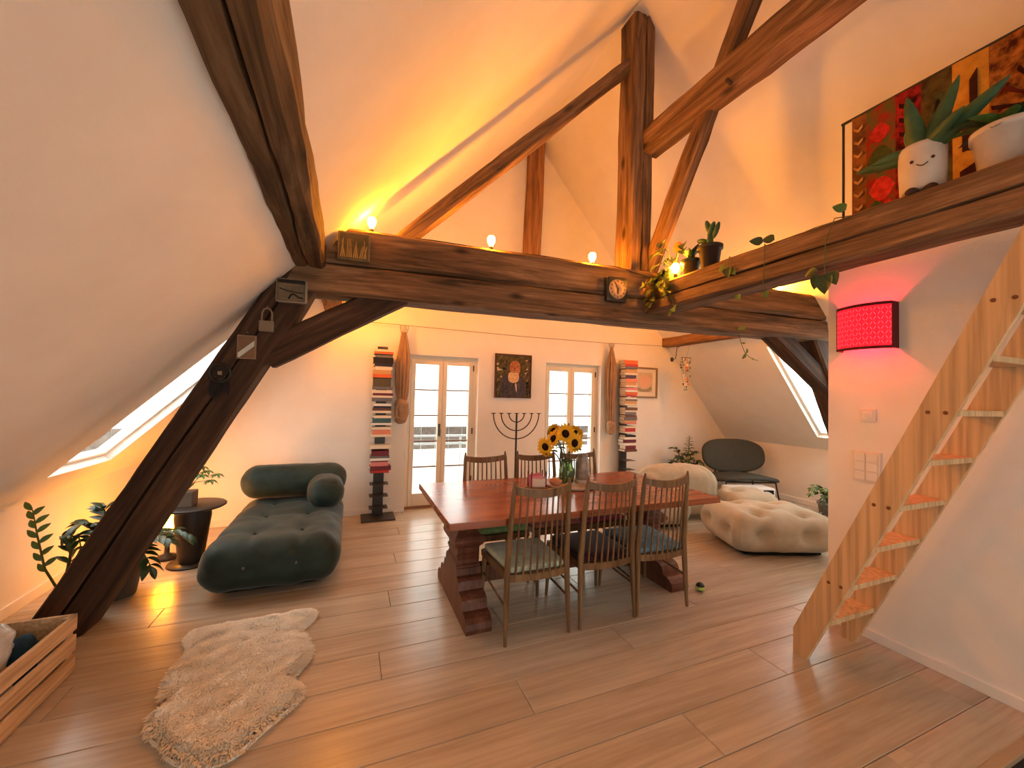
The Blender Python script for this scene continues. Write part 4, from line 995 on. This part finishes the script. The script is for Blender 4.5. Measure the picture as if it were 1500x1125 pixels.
for q in ((-.255, .255, -.25, -.222), (-.255, .255, .222, .25), (-.255, -.227, -.222, .222), (.227, .255, -.222, .222)): fr.box(q[0], q[1], -.028, 0, q[2], q[3])
fr.build('picture_frame', M_OLF, fp)
MB().box(-.227, .227, -.012, -.004, -.222, .222).build('mount', mat('cream_mount', (236, 222, 200), .8), fp)
MB().box(-.155, .155, -.0135, -.011, -.155, .165).build('print_ground', mat('print_ground', (206, 186, 160), .8, col2=(226, 204, 176), nscale=14), fp)
MB().tube([(.0, -.0137, .02), (.0, -.0155, .02)], .115, 32).build('print_disc', mat('print_disc', (232, 186, 158), .8), fp)
MB().prism(smooth_poly([(-.15, -.15), (-.15, -.06), (-.06, -.11), (.06, -.10), (.14, -.04), (.15, -.15)]), 'y', -.015, -.0136).build('print_hill', mat('print_hill', (158, 150, 124), .8), fp)

# shell mobile and hanging cord
sm = thing('shell_mobile', 'hanging mobile of coloured shell discs in the corner by the purlin', 'mobile', (4.75, 4.62, 2.15))
MB().tube([(-.10, 0, 0), (.10, 0, 0)], .006, 6).tube([(0, 0, 0), (0.09, .0, .26)], .0015, 4).build('hanger', M_DARKM, sm)
random.seed(9)
SC = [mat('shell_%d' % i, c, .35, .5) for i, c in enumerate(((216, 150, 96), (226, 196, 160), (122, 150, 148), (170, 96, 70), (200, 206, 200), (96, 84, 80)))]
for k in range(8):
    x = -.095+.027*k; n = int(14-abs(k-3.5)*2.6)
    MB().tube([(x, 0, 0), (x, 0, -.042*n)], .0012, 4).build('thread', M_TRIM, sm)
    for j in range(n):
        r = random.uniform(.016, .024); a = random.uniform(0, 3.14); M = Matrix.Translation((x, random.uniform(-.02, .02), -.03-.042*j)) @ Matrix.Rotation(a, 4, 'Z') @ Matrix.Rotation(PI/2, 4, 'X')
        t = MB().lathe([(.001, -.001), (r, -.0006), (r, .0006), (.001, .001)], (0, 0, 0), 10)
        MB().add([M @ Vector(v) for v in t.v], t.f).build('shell_disc', random.choice(SC), sm)
hc = thing('pendant_socket', 'black electric cord with a bare socket hanging from the pale purlin', 'cord', (4.60, 4.55, 2.30))
MB().tube([(4.85, 3.9, 2.37), (4.76, 4.1, 2.36), (4.60, 4.50, 2.34), (4.545, 4.6, 2.29), (4.53, 4.6, 2.18), (4.515, 4.6, 2.12), (4.48, 4.6, 2.105)], .0055, 6).build('cord', M_BLACK, hc, True)
MB().lathe([(.012, -.03), (.022, -.02), (.024, .02), (.012, .035)], (4.45, 4.6, 2.10), 14).build('socket', M_BLACK, hc, True)

# ------------------------------------------------------------------ wall lamp and switches on the box wall
M_REDL = mat('red_shade', (150, 20, 28), .7, emit=(255, 26, 44), emit_s=1.0)
M_SLIT = mat('shade_slit', (255, 90, 100), .7, emit=(255, 70, 90), emit_s=1.9)
M_SHDK = mat('shade_edge', (92, 12, 20), .7)
wl = thing('wall_lamp', 'curved red cutwork wall lamp glowing on the white box wall', 'lamp', (BX, 1.52, 2.0))
R_, hh_ = .235, .145
A0 = math.asin(.15/R_)
def shade_pt(a, z, r): return (BX-.005+math.cos(A0)*r-math.cos(a)*r-.045 if False else BX-.012-(math.cos(a)-math.cos(A0))*r-.055*(1-abs(a)/A0*.0), 1.52+math.sin(a)*r, 2.0+z)
vs = []; fs = []; n = 24
for i in range(n+1):
    a = -A0+2*A0*i/n
    for rr in (R_, R_-.004):
        vs += [shade_pt(a, -hh_, rr), shade_pt(a, hh_, rr)]
for i in range(n):
    o = i*4; p = o+4
    fs += [(o, p, p+1, o+1), (o+2, o+3, p+3, p+2), (o+1, p+1, p+3, o+3), (o, o+2, p+2, p)]
shd = MB().add(vs, fs).build('shade', M_REDL, wl, True)
for z0, z1 in ((-hh_-.002, -hh_+.016), (hh_-.016, hh_+.002)):
    vs = []; fs = []
    for i in range(n+1):
        a = -A0+2*A0*i/n; vs += [shade_pt(a, z0, R_+.002), shade_pt(a, z1, R_+.002)]
    for i in range(n): fs.append((2*i, 2*i+2, 2*i+3, 2*i+1))
    MB().add(vs, fs).build('shade_rim', M_SHDK, shd, True)
for s in (-1, 1):
    p = shade_pt(s*A0, 0, R_); MB().box(p[0]-.002, BX, p[1]-.003, p[1]+.003, 2.0-hh_, 2.0+hh_).build('shade_side', M_SHDK, wl, True)
sl = MB(); cols, rows = 9, 8
for i in range(cols):
    for j in range(rows):
        for s in (-1, 1):
            ac = -A0+2*A0*(i+.5+s*.23)/cols; zc = -hh_+.022+(2*hh_-.044)*(j+.5)/rows; sg = s*(1 if j % 2 else -1)
            da = .5*A0/cols*.55; dz = .009
            q = [shade_pt(ac-da, zc-sg*dz-.0028, R_+.0015), shade_pt(ac+da, zc+sg*dz-.0028, R_+.0015), shade_pt(ac+da, zc+sg*dz+.0028, R_+.0015), shade_pt(ac-da, zc-sg*dz+.0028, R_+.0015)]
            sl.add(q, [(0, 1, 2, 3)])
so = sl.build('cutwork_slits', M_SLIT, shd, True); so['kind'] = 'stuff'
MB().sphere((BX-.055, 1.52, 2.0), .02, 12).build('bulb', mat('red_bulb', (255, 80, 90), .5, emit=(255, 34, 60), emit_s=800), wl, True)
sw = thing('dimmer_switch', 'square white dimmer switch on the box wall under the red lamp', 'switch', (BX, 1.525, 1.43))
M_SW = mat('switch_white', (236, 226, 214), .4, .4)
MB().box(-.012, 0, -.042, .042, -.042, .042, .004).build('plate', M_SW, sw)
MB().box(-.016, -.011, -.028, .028, -.028, .028, .003).build('rocker', M_TRIM, sw)
MB().tube([(-.014, 0, 0), (-.024, 0, 0)], .014, 16).build('knob', M_SW, sw)
sp_ = thing('switch_panel', 'large white switch panel with six rockers on the box wall', 'switch', (BX, 1.535, 1.095))
pl_ = MB().box(-.012, 0, -.075, .075, -.1, .1, .004).build('plate', M_SW, sp_)
for i in range(2):
    for j in range(3): MB().box(-.018, -.011, -.062+i*.064, -.004+i*.064, -.088+j*.06, -.035+j*.06, .004).build('rocker', M_TRIM, pl_)

# ------------------------------------------------------------------ ladder to the loft
M_LAD = wood('ladder_beech', (212, 174, 128), (220, 182, 136), (226, 190, 144), rough=.5, axis=2, scale=.6, knots=False, bump=.03)
ld = thing('loft_ladder', 'steep beech wood ladder rising along the box wall to the loft', 'ladder', (2.77, 1.56, 0))
SLP = 2.335
def ly(z): return 1.598-(z-.149)/SLP          # far edge of the stringer at height z
ZT = 2.30
pr_ = [(1.598, 0.0), (1.598, .149), (ly(ZT), ZT), (ly(ZT)-.135, ZT), (1.53-.005, 0.0)]
for x in (2.515, 2.985): MB().prism(pr_, 'x', x, x+.03).build('stringer', M_LAD, ld, True)
for k in range(9):
    z = .27+.243*k; yy = ly(z)
    MB().box(2.545, 2.985, yy-.128, yy+.0, z-.028, z, .004).build('tread', M_LAD, ld, True)
    if k in (1, 3, 5, 7, 9):
      for s in (.035, .095): MB().tube([(2.5135, yy-s, z-.014), (2.517, yy-s, z-.014)], .009, 10).build('dowel', mat('dowel', (120, 74, 40), .6), ld, True)

# ------------------------------------------------------------------ tapestry on the loft rail
rl = thing('loft_rail', 'thin black metal rail at the loft edge holding the tapestry', 'rail', (3.2, 1.68, 2.58))
MB().tube([(3.2, 1.70, 2.58), (3.2, 1.70, 3.50)], .008, 8).build('post', M_BLACK, rl, True)
MB().tube([(3.2, 1.71, 3.50), (3.2, -.3, 3.50)], .010, 8).build('top_bar', M_BLACK, rl, True)
MB().tube([(3.2, -.3, 2.58), (3.2, -.3, 3.50)], .008, 8).build('post', M_BLACK, rl, True)
tp = thing('tapestry', 'colourful patterned tapestry in red, gold and black hanging on the loft rail', 'tapestry', (3.19, .7, 3.49))
def cloth_panel(y0, y1, z0, z1, x, m, name, amp=.006):
    n = 14; vs = []; fs = []
    for i in range(n+1):
        yy = y0+(y1-y0)*i/n
        for j in range(2):
            z = (z0, z1)[j]; vs.append((x+amp*math.sin(yy*21), yy, z)); vs.append((x+.006+amp*math.sin(yy*21), yy, z))
    for i in range(n):
        o = i*4; fs += [(o, o+2, o+6, o+4), (o+1, o+5, o+7, o+3), (o+2, o+3, o+7, o+6), (o, o+4, o+5, o+1)]
    fs += [(0, 1, 3, 2), (n*4, n*4+2, n*4+3, n*4+1)]
    return MB().add(vs, fs).build(name, m, tp, True)
# strips from the far end towards the camera
strips = [(1.64, 1.56, (150, 96, 44), (96, 60, 34)), (1.56, 1.40, (148, 40, 30), (88, 92, 44)), (1.40, 1.28, (170, 42, 34), (60, 18, 16)), (1.28, 1.14, (56, 40, 24), (104, 92, 50)),
          (1.14, 1.00, (206, 146, 52), (170, 112, 36)), (1.00, .46, (176, 112, 44), (70, 30, 20)), (.46, .30, (150, 40, 30), (80, 24, 18)), (.30, -.28, (176, 112, 44), (70, 30, 20))]
for i, (a, b_, c1, c2) in enumerate(strips):
    cloth_panel(b_, a, 2.60, 3.49, 3.185, mat('tapestry_%d' % i, c1, .9, .1, col2=c2, nscale=9+4*(i % 3), bump=.2, bscale=120), 'woven_strip')
def tpatch(pts, c, name, x=3.176):
    m = mat('tap_%d_%d_%d' % c, c, .9, .1, col2=tuple(int(v*.75) for v in c), nscale=30)
    MB().prism(pts, 'x', x, x+.006).build(name, m, tp, True)
for k in range(9):      # chevrons on the red strip and the outer border
    z = 2.66+.092*k
    tpatch([(1.30, z), (1.34, z-.03), (1.38, z), (1.38, z+.028), (1.34, z-.002), (1.30, z+.028)], (62, 22, 18), 'chevron')
    tpatch([(1.575, z), (1.60, z-.022), (1.625, z), (1.625, z+.02), (1.60, z-.002), (1.575, z+.02)], (206, 150, 80), 'chevron')
def blob(cy, cz, ry, rz, c, name='motif', x=3.176, w=.15, n=14):
    tpatch([(cy+ry*math.cos(2*PI*k/n)*(1+w*math.cos(4*PI*k/n*2)), cz+rz*math.sin(2*PI*k/n)) for k in range(n)], c, name, x)
blob(1.48, 3.30, .05, .06, (196, 52, 40)); blob(1.48, 3.12, .06, .09, (74, 84, 40)); blob(1.47, 2.92, .06, .08, (214, 60, 44)); blob(1.50, 2.78, .04, .07, (76, 92, 48))
blob(1.44, 2.74, .035, .10, (226, 52, 40)); blob(1.20, 3.18, .04, .20, (86, 84, 50)); blob(1.20, 3.18, .022, .15, (40, 30, 20), x=3.173)
tpatch([(1.04, 2.95), (1.10, 2.95), (1.10, 3.12), (1.07, 3.16), (1.07, 3.35), (1.04, 3.40)], (66, 34, 20), 'motif'); tpatch([(1.02, 2.66), (1.11, 2.70), (1.11, 2.84), (1.02, 2.88)], (70, 30, 20), 'motif')
for k in range(9):
    a = .35+k*.30; cy, cz = .74, 3.02
    tpatch([(cy+.05*math.cos(a-.05), cz+.05*math.sin(a-.05)), (cy+.26*math.cos(a-.035), cz+.32*math.sin(a-.035)), (cy+.27*math.cos(a+.035), cz+.33*math.sin(a+.035)), (cy+.05*math.cos(a+.05), cz+.05*math.sin(a+.05))], (96, 34, 22) if k % 2 else (60, 26, 18), 'plume')
blob(.74, 3.0, .06, .07, (40, 22, 20), x=3.172); blob(.74, 3.01, .03, .04, (176, 70, 50), x=3.168); blob(.86, 2.86, .06, .06, (226, 150, 48)); blob(.90, 2.80, .03, .05, (214, 96, 50), x=3.172); blob(.62, 2.84, .05, .07, (150, 52, 40))
tpatch([(.70, 3.1), (.78, 3.1), (.84, 3.44), (.64, 3.44)], (132, 46, 34), 'motif', 3.174)
for k in range(6): tpatch([(.55+.07*k, 2.70), (.59+.07*k, 2.74), (.62+.07*k, 2.70), (.59+.07*k, 2.66)], (226, 176, 96), 'motif')
# ------------------------------------------------------------------ plants and things on the loft beam
BZ = 2.535; BXC = 2.60
M_DPOT = mat('dark_pot', (48, 42, 36), .6); M_WPOT = mat('white_pot', (214, 202, 190), .6, col2=(200, 186, 172), nscale=10)
cp = thing('potted_cactus', 'small prickly pear cactus in a dark clay pot on the loft beam', 'plant', (BXC, 2.30, BZ))
pot(cp, (BXC, 2.30, BZ), .062, .082, .19, M_DPOT)
def pad(parent, base, d, l, w_, th=.02):
    d = Vector(d).normalized(); q = d.to_track_quat('Z', 'Y').to_matrix().to_4x4(); M = Matrix.Translation(Vector(base)+d*l/2) @ q
    t = MB().sphere((0, 0, 0), .5, 14); MB().add([M @ Vector((v[0]*w_, v[1]*th*2, v[2]*l)) for v in t.v], t.f, True).build('cactus_pad', M_ALOE, parent, True)
pad(cp, (BXC, 2.30, BZ+.16), (0, 0, 1), .14, .06); pad(cp, (BXC, 2.29, BZ+.27), (0, .35, 1), .15, .055); pad(cp, (BXC, 2.32, BZ+.26), (0, -.5, 1), .13, .05); pad(cp, (BXC, 2.33, BZ+.24), (0, 1, .35), .10, .06)
pad(cp, (BXC, 2.27, BZ+.24), (0.1, -.35, 1), .13, .04)
gp = thing('potted_dark_plant', 'low plant in a dark glazed pot next to the cactus', 'plant', (BXC, 2.49, BZ))
pot(gp, (BXC, 2.49, BZ), .056, .07, .135, mat('green_glazed_pot', (52, 58, 40), .3, .5))
random.seed(31)
for k in range(7):
    a = k*.9; leaf(gp, (BXC, 2.49, BZ+.12), (math.cos(a)*.5, math.sin(a)*.6, 1.3), (0, 0, 1), .12+.04*(k % 2), .055, leafm('heart', M_LEAFD if k % 2 else M_LEAFM, .3))
po = thing('pothos_plant', 'trailing pothos in a pale pot spilling over the beam by the king post', 'plant', (BXC, 2.70, BZ))
pot(po, (BXC, 2.70, BZ), .06, .075, .12, M_WPOT)
def vine(parent, pts, r=.0035): 
    MB().tube(pts, r, 5).build('vine', M_STEM, parent, True); return [Vector(p) for p in pts]
random.seed(17)
for k in range(9):
    a = k*.7; tip = Vector((BXC-.05+.10*math.cos(a), 2.70+(.06 if math.sin(a) > 0 else .16)*math.sin(a), BZ+.16+.08*(k % 3)))
    vine(po, [(BXC, 2.70, BZ+.10), tuple(Vector((BXC, 2.70, BZ+.16)).lerp(tip, .6)+Vector((0, 0, .03))), tuple(tip)])
    leaf(po, tip, (tip.x-BXC-.25, (tip.y-2.70)*1.2, -.15), (-.6, 0, .8), .105, .075, leafm('heart', M_LEAFM if k % 3 else M_LEAFP, .3))
hang = [((2.47, 2.80, 2.52), (2.455, 2.81, 2.40), (2.45, 2.82, 2.30)), ((2.47, 2.78, 2.53), (2.455, 2.78, 2.44), (2.45, 2.77, 2.35)), ((2.47, 2.68, 2.53), (2.455, 2.66, 2.42), (2.45, 2.62, 2.36)),
        ((2.47, 2.60, 2.53), (2.455, 2.58, 2.40), (2.45, 2.5, 2.24)), ((2.47, 2.78, 2.55), (2.43, 2.80, 2.56), (2.36, 2.82, 2.50))]
for pts in hang:
    v = vine(po, [(BXC, 2.70, BZ+.11), (2.52, (pts[0][1]+2.70)/2, BZ+.10)]+list(pts))
    for i in range(1, len(v)):
        for _ in range(2):
            p = v[i].lerp(v[i-1], random.random()*.8); leaf(po, p, (-.6, random.uniform(-.8, .2), random.uniform(-.8, -.1)), (-1, 0, .3), .085, .06, leafm('heart', random.choice((M_LEAFM, M_LEAFD, M_LEAFP)), .3))
iv = thing('ivy_strand', 'thin ivy strands trailing along and under the loft beam', 'plant', (2.46, 1.5, 2.55))
random.seed(23)
strands = [[(2.56, 1.80, BZ+.01), (2.47, 1.76, 2.53), (2.455, 1.75, 2.40), (2.46, 1.76, 2.27), (2.47, 1.74, 2.22)],
           [(2.60, 1.22, BZ+.01), (2.48, 1.36, 2.54), (2.455, 1.39, 2.42), (2.46, 1.40, 2.28), (2.47, 1.40, 2.22)],
           [(2.58, 2.05, BZ+.01), (2.47, 2.02, 2.53), (2.455, 2.02, 2.44)],
           [(2.60, 1.9, BZ+.015), (2.55, 1.5, BZ+.02), (2.58, 1.25, BZ+.02)]]
for st_ in strands:
    v = vine(iv, st_, .0028)
for p, d, l in (((2.47, 1.43, 2.24), (-.15, .3, -.8), .085), ((2.465, 1.40, 2.23), (-.2, -.02, -1), .11), ((2.465, 1.37, 2.24), (-.15, -.3, -.8), .085), ((2.47, 1.44, 2.27), (-.1, .8, -.2), .075), ((2.48, 1.70, 2.54), (-.3, .8, .3), .08), ((2.48, 1.78, 2.55), (-.4, .4, .2), .08), ((2.455, 2.02, 2.45), (-.3, -.2, -.8), .08), ((2.455, 2.04, 2.47), (-.2, .6, -.4), .06),
                ((2.465, 1.74, 2.22), (0, .2, -1), .05), ((2.47, 1.30, 2.56), (-.3, .5, .4), .07), ((2.455, 1.94, 2.24), (-.2, -.3, -.8), .05), ((2.46, 2.0, 2.43), (-.2, -.6, -.6), .06)):
    leaf(iv, p, d, (-1, -.2, .3), l, l*.7, leafm('heart', M_LEAFD if l > .07 else M_LEAFM, .2))
hs = thing('hanging_shoot', 'pale green shoot dangling below the tie beam in front of the sofa slope', 'plant', (3.6, 2.7, 2.2))
vv = vine(hs, [(3.56, 2.85, 2.27), (3.565, 2.815, 2.22), (3.60, 2.80, 2.08), (3.66, 2.80, 1.98), (3.74, 2.80, 1.94), (3.84, 2.80, 1.92)], .003)
for p, d, l in ((vv[2], (.7, -.3, .1), .05), (vv[3], (-.5, -.2, -.5), .07), (vv[3], (.3, -.3, .9), .06), (vv[1], (.8, -.5, .3), .09), (vv[4], (.6, -.2, -.3), .04)): leaf(hs, p, d, (0, -1, .3), l, l*.5, leafm('oval', M_LEAFP, .3))
# felt aloe in a smiling pot
al = thing('aloe_plant', 'aloe with thick soft leaves in a white pot with a smiling face', 'plant', (BXC, 1.04, BZ))
def felt_pot(p, nrm): return p
MB().lathe([(.001, 0), (.072, 0), (.082, .012), (.086, .10), (.088, .215), (.080, .235), (.001, .225)], (0, 0, .02), 32).build('pot', M_WPOT, al)
M_FACE = mat('face_thread', (70, 48, 36), .8)
vd = Vector((-BXC, -1.04, 0)).normalized(); side = Vector((vd.y, -vd.x, 0))      # the face looks into the room
def on_pot(a, z, r=.0885): d = Matrix.Rotation(a, 3, 'Z') @ vd; return d*r+Vector((0, 0, z))
for a in (-.42, .42): MB().sphere(on_pot(a, .16), .0075, 10).build('eye', M_FACE, al)
MB().tube([on_pot(-.22+.44*i/8, .140-.012*math.sin(PI*i/8)) for i in range(9)], .0022, 5).build('smile', M_FACE, al)
for a in (-.45, .35):
    p = on_pot(a, .012, .085); MB().sphere(p, .026, 12, (1, 1, .8)).build('boot', mat('brown_felt', (72, 48, 36), .9), al)
def aloe_leaf(d, l, r, bend):
    d = Vector(d).normalized(); pts = []; rs = []
    for i in range(9):
        t = i/8; pts.append(Vector((0, 0, .22))+d*l*t+Vector((0, 0, bend*t*t))); rs.append(max(.003, 1.25*r*(1-.2*t)*(1-t**3)**.6))
    MB().tube(pts, rs, 8).build('leaf', M_ALOE, al)
for d, l, r, bd in (((-.2, 1, .15), .26, .032, -.02), ((-.3, .75, .35), .20, .03, -.06), ((-.25, .12, 1), .27, .034, .03), ((.1, -.45, 1), .30, .033, .05), ((-.2, -1, .45), .34, .033, .02), ((.3, .4, .8), .22, .03, 0), ((-.35, -.6, .35), .24, .028, -.02), ((.3, -.2, .9), .24, .03, 0)): aloe_leaf(d, l, r, bd)
wp = thing('bushy_pot_plant', 'leafy plant in a wide white pot next to the aloe on the loft beam', 'plant', (BXC+.02, .77, BZ))
pot(wp, (BXC+.02, .77, BZ), .085, .10, .19, M_WPOT)
random.seed(41)
for k in range(14):
    a = k*.45; leaf(wp, (BXC+.02, .77, BZ+.18), (math.cos(a), math.sin(a), random.uniform(.0, .9)), (0, 0, 1), random.uniform(.12, .22), .06, leafm('oval', M_LEAFD if k % 2 else M_LEAFM, .35))
MB().tube([(BXC, 2.645, BZ+.30), (BXC+.006, 2.645, BZ+.30)], .048, 28).build('disc_glass', mat('amber_disc', (232, 130, 70), .35, .5, col2=(214, 100, 52), nscale=6), None)
dsc = bpy.data.objects['disc_glass']; dt = thing('plant_marker', 'round amber disc on a thin stick among the pothos leaves', 'ornament', (BXC, 2.645, BZ+.1)); dsc.parent = dt; dsc.matrix_parent_inverse = wm(dt).inverted()
MB().tube([(BXC, 2.648, BZ+.02), (BXC, 2.645, BZ+.26)], .003, 5).build('stick', M_STEM, dt, True)

# ------------------------------------------------------------------ string-light bulbs
M_BULB = mat('bulb_glow', (255, 200, 110), .4, emit=(255, 151, 30), emit_s=BULB)
M_BULB_DIM = mat('dimmed_bulb_glow', (255, 200, 110), .4, emit=(255, 151, 30), emit_s=BULB*.5)  # same size of bulb, dimmed to tame the glow on the slope
def bulb(pos, label, flip=1, m=None):
    o = thing('string_light_bulb', label, 'light bulb', pos, 0, 'warm bulbs of the string light')
    MB().lathe([(.017, 0), (.018, .03), (.014, .045)] if flip > 0 else [(.014, -.045), (.018, -.03), (.017, 0)], (0, 0, 0), 14).build('socket', M_BLACK, o)
    pr = [(.012, .042), (.016, .055), (.026, .075), (.032, .098), (.030, .115), (.020, .130), (.001, .136)]
    MB().lathe(pr if flip > 0 else [(r, -z) for r, z in pr[::-1]], (0, 0, 0), 18).build('glass', m or M_BULB, o)
    return o
TT = 2.688
bulb((.10, ty(.1, .06), TT-.01), 'glowing bulb on the tie beam nearest the white slope', 1, M_BULB_DIM)
bulb((1.02, ty(1.02, .04), TT-.02), 'glowing bulb on the tie beam before the gable post')
bulb((1.95, ty(1.95, .04), TT-.03), 'glowing bulb on the tie beam beside the king post')
bulb((4.42, ty(4.4, .2), TT), 'glowing bulb on the tie beam above the sofa corner')
hb = bulb((4.45, ty(4.45, .31), 2.66), 'extra glowing bulb added unseen behind the tie beam by the pale purlin', -1)  # added out of view to warm the right slope and purlin
MB().tube([(0, 0, -.004), (0, -.01, .024), (0, -.075, .028)], .004, 6).build('cord', M_BLACK, hb)
bulb((BXC-.06, 2.60, BZ), 'glowing bulb among the pothos on the loft beam')
hb = bulb((-.072, 4.5, 2.62), 'glowing bulb hanging under the purlin behind the knee brace', -1)
MB().tube([(0, 0, -.004), (-.01, 0, .008), (-.06, 0, -.01)], .004, 6).build('cord', M_BLACK, hb)
wi = MB().tube([(.10, ty(.1, .07), TT+.006), (.55, ty(.5, .05), TT+.012), (1.02, ty(1.02, .05), TT+.006), (1.5, ty(1.5, .05), TT+.014), (1.95, ty(1.95, .05), TT+.004), (2.2, ty(2.2, .02), TT), (2.6, 2.80, BZ+.03), (BXC-.06, 2.60, BZ+.01)], .004, 6).build('light_wire', M_BLACK); tag(wi, 'thin black wire linking the bulbs along the tie beam', 'wire')
pc = thing('pull_cord', 'small dark pull cord hanging under the knee brace', 'cord', (-.135, 3.4, 2.0))
MB().tube([(-.135, 3.28, 2.02), (-.135, 3.30, 1.95), (-.135, 3.30, 1.90)], [.002, .003, .007], 6).build('cord', M_BLACK, pc, True); MB().sphere((-.15, 3.30, 1.885), .008, 8).build('bead', M_BLACK, pc, True)

# ------------------------------------------------------------------ keepsakes on the timbers
def on_truss(x, z, off=0.0): return Vector((x, ty(x, off), z))
M_TIN = mat('old_tin', (120, 104, 84), .6, .4, col2=(96, 82, 66), nscale=10); M_TINR = mat('tin_rim', (150, 138, 124), .5, metal=.4)
def plate(name, label, cat, x, z, w_, h_, d_, c, m, rot=0.0, y_off=0.0):
    o = thing(name, label, cat, on_truss(x, z, -.004+y_off), -.068); o.rotation_euler = (0, rot, -.068)
    return o
tn = plate('tin_picture', 'rounded square tin with a cracked dark line drawing on the post head', 'tin', -.40, 2.18, .18, .16, .03, .03, None)
MB().box(-.098, .098, -.03, .012, -.085, .085, .02).build('tin_rim', M_TINR, tn); MB().box(-.086, .086, -.034, -.028, -.073, .073, .012).build('tin_face', mat('tin_face', (126, 110, 88), .6, col2=(98, 84, 66), nscale=14), tn)
MB().box(-.082, .082, -.036, -.033, .048, .07, .004).build('dark_band', mat('drawing_ink', (38, 28, 20), .7), tn)
MB().tube([(-.07, -.035, .01), (-.02, -.035, -.005), (.03, -.035, -.012), (.075, -.035, -.012)], .004, 5).tube([(-.015, -.035, -.06), (.0, -.035, -.03), (.02, -.035, -.025), (.045, -.035, -.045), (.075, -.035, -.05)], .006, 5).build('ink_lines', MATS['drawing_ink'], tn)
bx_ = plate('shadow_box', 'square weathered box picture with yellow grasses nailed on the tie beam', 'picture', -.013, 2.535, .2, .2, .05, .0, None)
MB().box(-.108, .108, -.05, .01, -.10, .10, .006).build('box_frame', mat('aged_frame', (128, 112, 80), .7, col2=(96, 84, 58), nscale=12), bx_); MB().box(-.096, .096, -.053, -.048, -.088, .088).build('box_back', mat('aged_ground', (96, 84, 56), .8, col2=(72, 64, 42), nscale=12), bx_)
random.seed(6)
for k in range(13):
    x = -.085+.014*k; a = random.uniform(-.12, .12); h_ = random.uniform(.06, .15)
    MB().prism([(x-.004, -.086), (x+.004, -.086), (x+a*.2+.003, -.086+h_), (x+a*.2, -.08+h_)], 'y', -.057, -.0525).build('grass_stalk', mat('straw', (186, 150, 84), .8, col2=(150, 116, 60), nscale=9), bx_)
pk = plate('padlock', 'small old grey padlock hanging on the leaning post', 'padlock', -.545, 1.965, .1, .1, .03, 0, None, 0, .018)
MB().box(-.045, .045, -.03, .0, -.075, .0, .006).build('lock_body', mat('lock_metal', (132, 116, 98), .45, metal=.4), pk)
MB().tube([(-.03, -.015, 0), (-.03, -.015, .055), (-.018, -.015, .08), (.0, -.015, .086), (.018, -.015, .08), (.03, -.015, .055), (.03, -.015, 0)], .007, 8).build('shackle', mat('lock_metal', (132, 116, 98), .45, metal=.4), pk)
MB().tube([(0, -.022, .095), (0, .02, .095)], .004, 6).build('nail', M_TINR, pk)
mi = plate('small_mirror', 'small rectangular mirror with a painted-on pale reflection stripe on the leaning post', 'mirror', -.656, 1.779, .1, .15, .02, 0, None, 0, .014)
MB().box(-.056, .056, -.018, .0, -.08, .08, .004).build('mirror_frame', mat('mirror_frame', (140, 116, 92), .5), mi); MB().box(-.048, .048, -.0205, -.017, -.072, .072).build('mirror_glass', mat('mirror_glass', (128, 104, 84), .12, .5, metal=.5), mi)
MB().prism([(-.046, -.07), (-.046, -.04), (.046, .045), (.046, .008), (-.036, -.07)], 'y', -.0222, -.0203).build('painted_reflection', mat('painted_reflection', (196, 206, 200), .3), mi); MB().sphere((0, -.004, .1), .006, 8).build('nail', M_TINR, mi)  # the reflection in the glass is set in as a pale strip
dm = plate('dreamcatcher', 'small black dreamcatcher with a pale bead hanging on the leaning post', 'dreamcatcher', -.80, 1.60, .1, .1, .02, 0, None, 0, .012)
MB().tube([(.06*math.cos(2*PI*k/24), -.01, .06*math.sin(2*PI*k/24)) for k in range(25)], .009, 6).build('hoop', M_BLACK, dm)
wb_ = MB()
for k in range(8): wb_.tube([(.055*math.cos(k*PI/4), -.01, .055*math.sin(k*PI/4)), (.055*math.cos(k*PI/4+2.2), -.01, .055*math.sin(k*PI/4+2.2))], .0025, 4)
wb_.build('web', M_BLACK, dm); MB().box(-.012, .012, -.018, -.006, -.012, .012, .003).build('bead', mat('pale_bead', (150, 132, 124), .5), dm)
MB().tube([(0, -.004, .06), (0, .0, .13)], .002, 4).build('cord', M_TINR, dm)
for k in range(7):
    x = -.05+.0167*k; MB().prism([(x-.004, -.055), (x+.004, -.055), (x+.010, -.12-.03*math.sin(k)), (x, -.16-.03*math.sin(k)), (x-.008, -.12)], 'y', -.014, -.010).build('feather', mat('black_feather', (24, 22, 26), .8), dm)
ck = plate('wall_clock', 'square dark wall clock with a pale round dial on the tie beam', 'clock', 2.155, 2.464, .2, .2, .05, 0, None)
MB().box(-.108, .108, -.045, .01, -.113, .113, .028).build('clock_case', mat('clock_case', (44, 42, 36), .4, .5), ck)
ring = lambda r0, r1, y0, y1, nm, m: MB().add(*(lambda t: ([(v[0], y1-v[2], v[1]) for v in t.v], t.f, True))(MB().lathe([(r0, 0), (r0, y1-y0), (r1, y1-y0), (r1, 0)], (0, 0, 0), 36, True, None, False))).build(nm, m, ck)
ring(.088, .082, -.052, -.044, 'bezel', M_TINR); dial = ring(.001, .082, -.050, -.044, 'dial', mat('clock_dial', (196, 160, 122), .5))
for k in range(12):
    a = k*PI/6; M = Matrix.Rotation(a, 4, 'Y') @ Matrix.Translation((0, 0, .068)); MB().obox(M, -.003, .003, -.0525, -.050, -.007, .007).build('hour_mark', M_FACE, dial)
for a, l, w_ in ((math.radians(-28), .062, .004), (math.radians(180), .044, .006)):
    M = Matrix.Rotation(a, 4, 'Y'); MB().obox(M, -w_, w_, -.0545, -.0525, -.008, l).build('clock_hand', M_BLACK, dial)
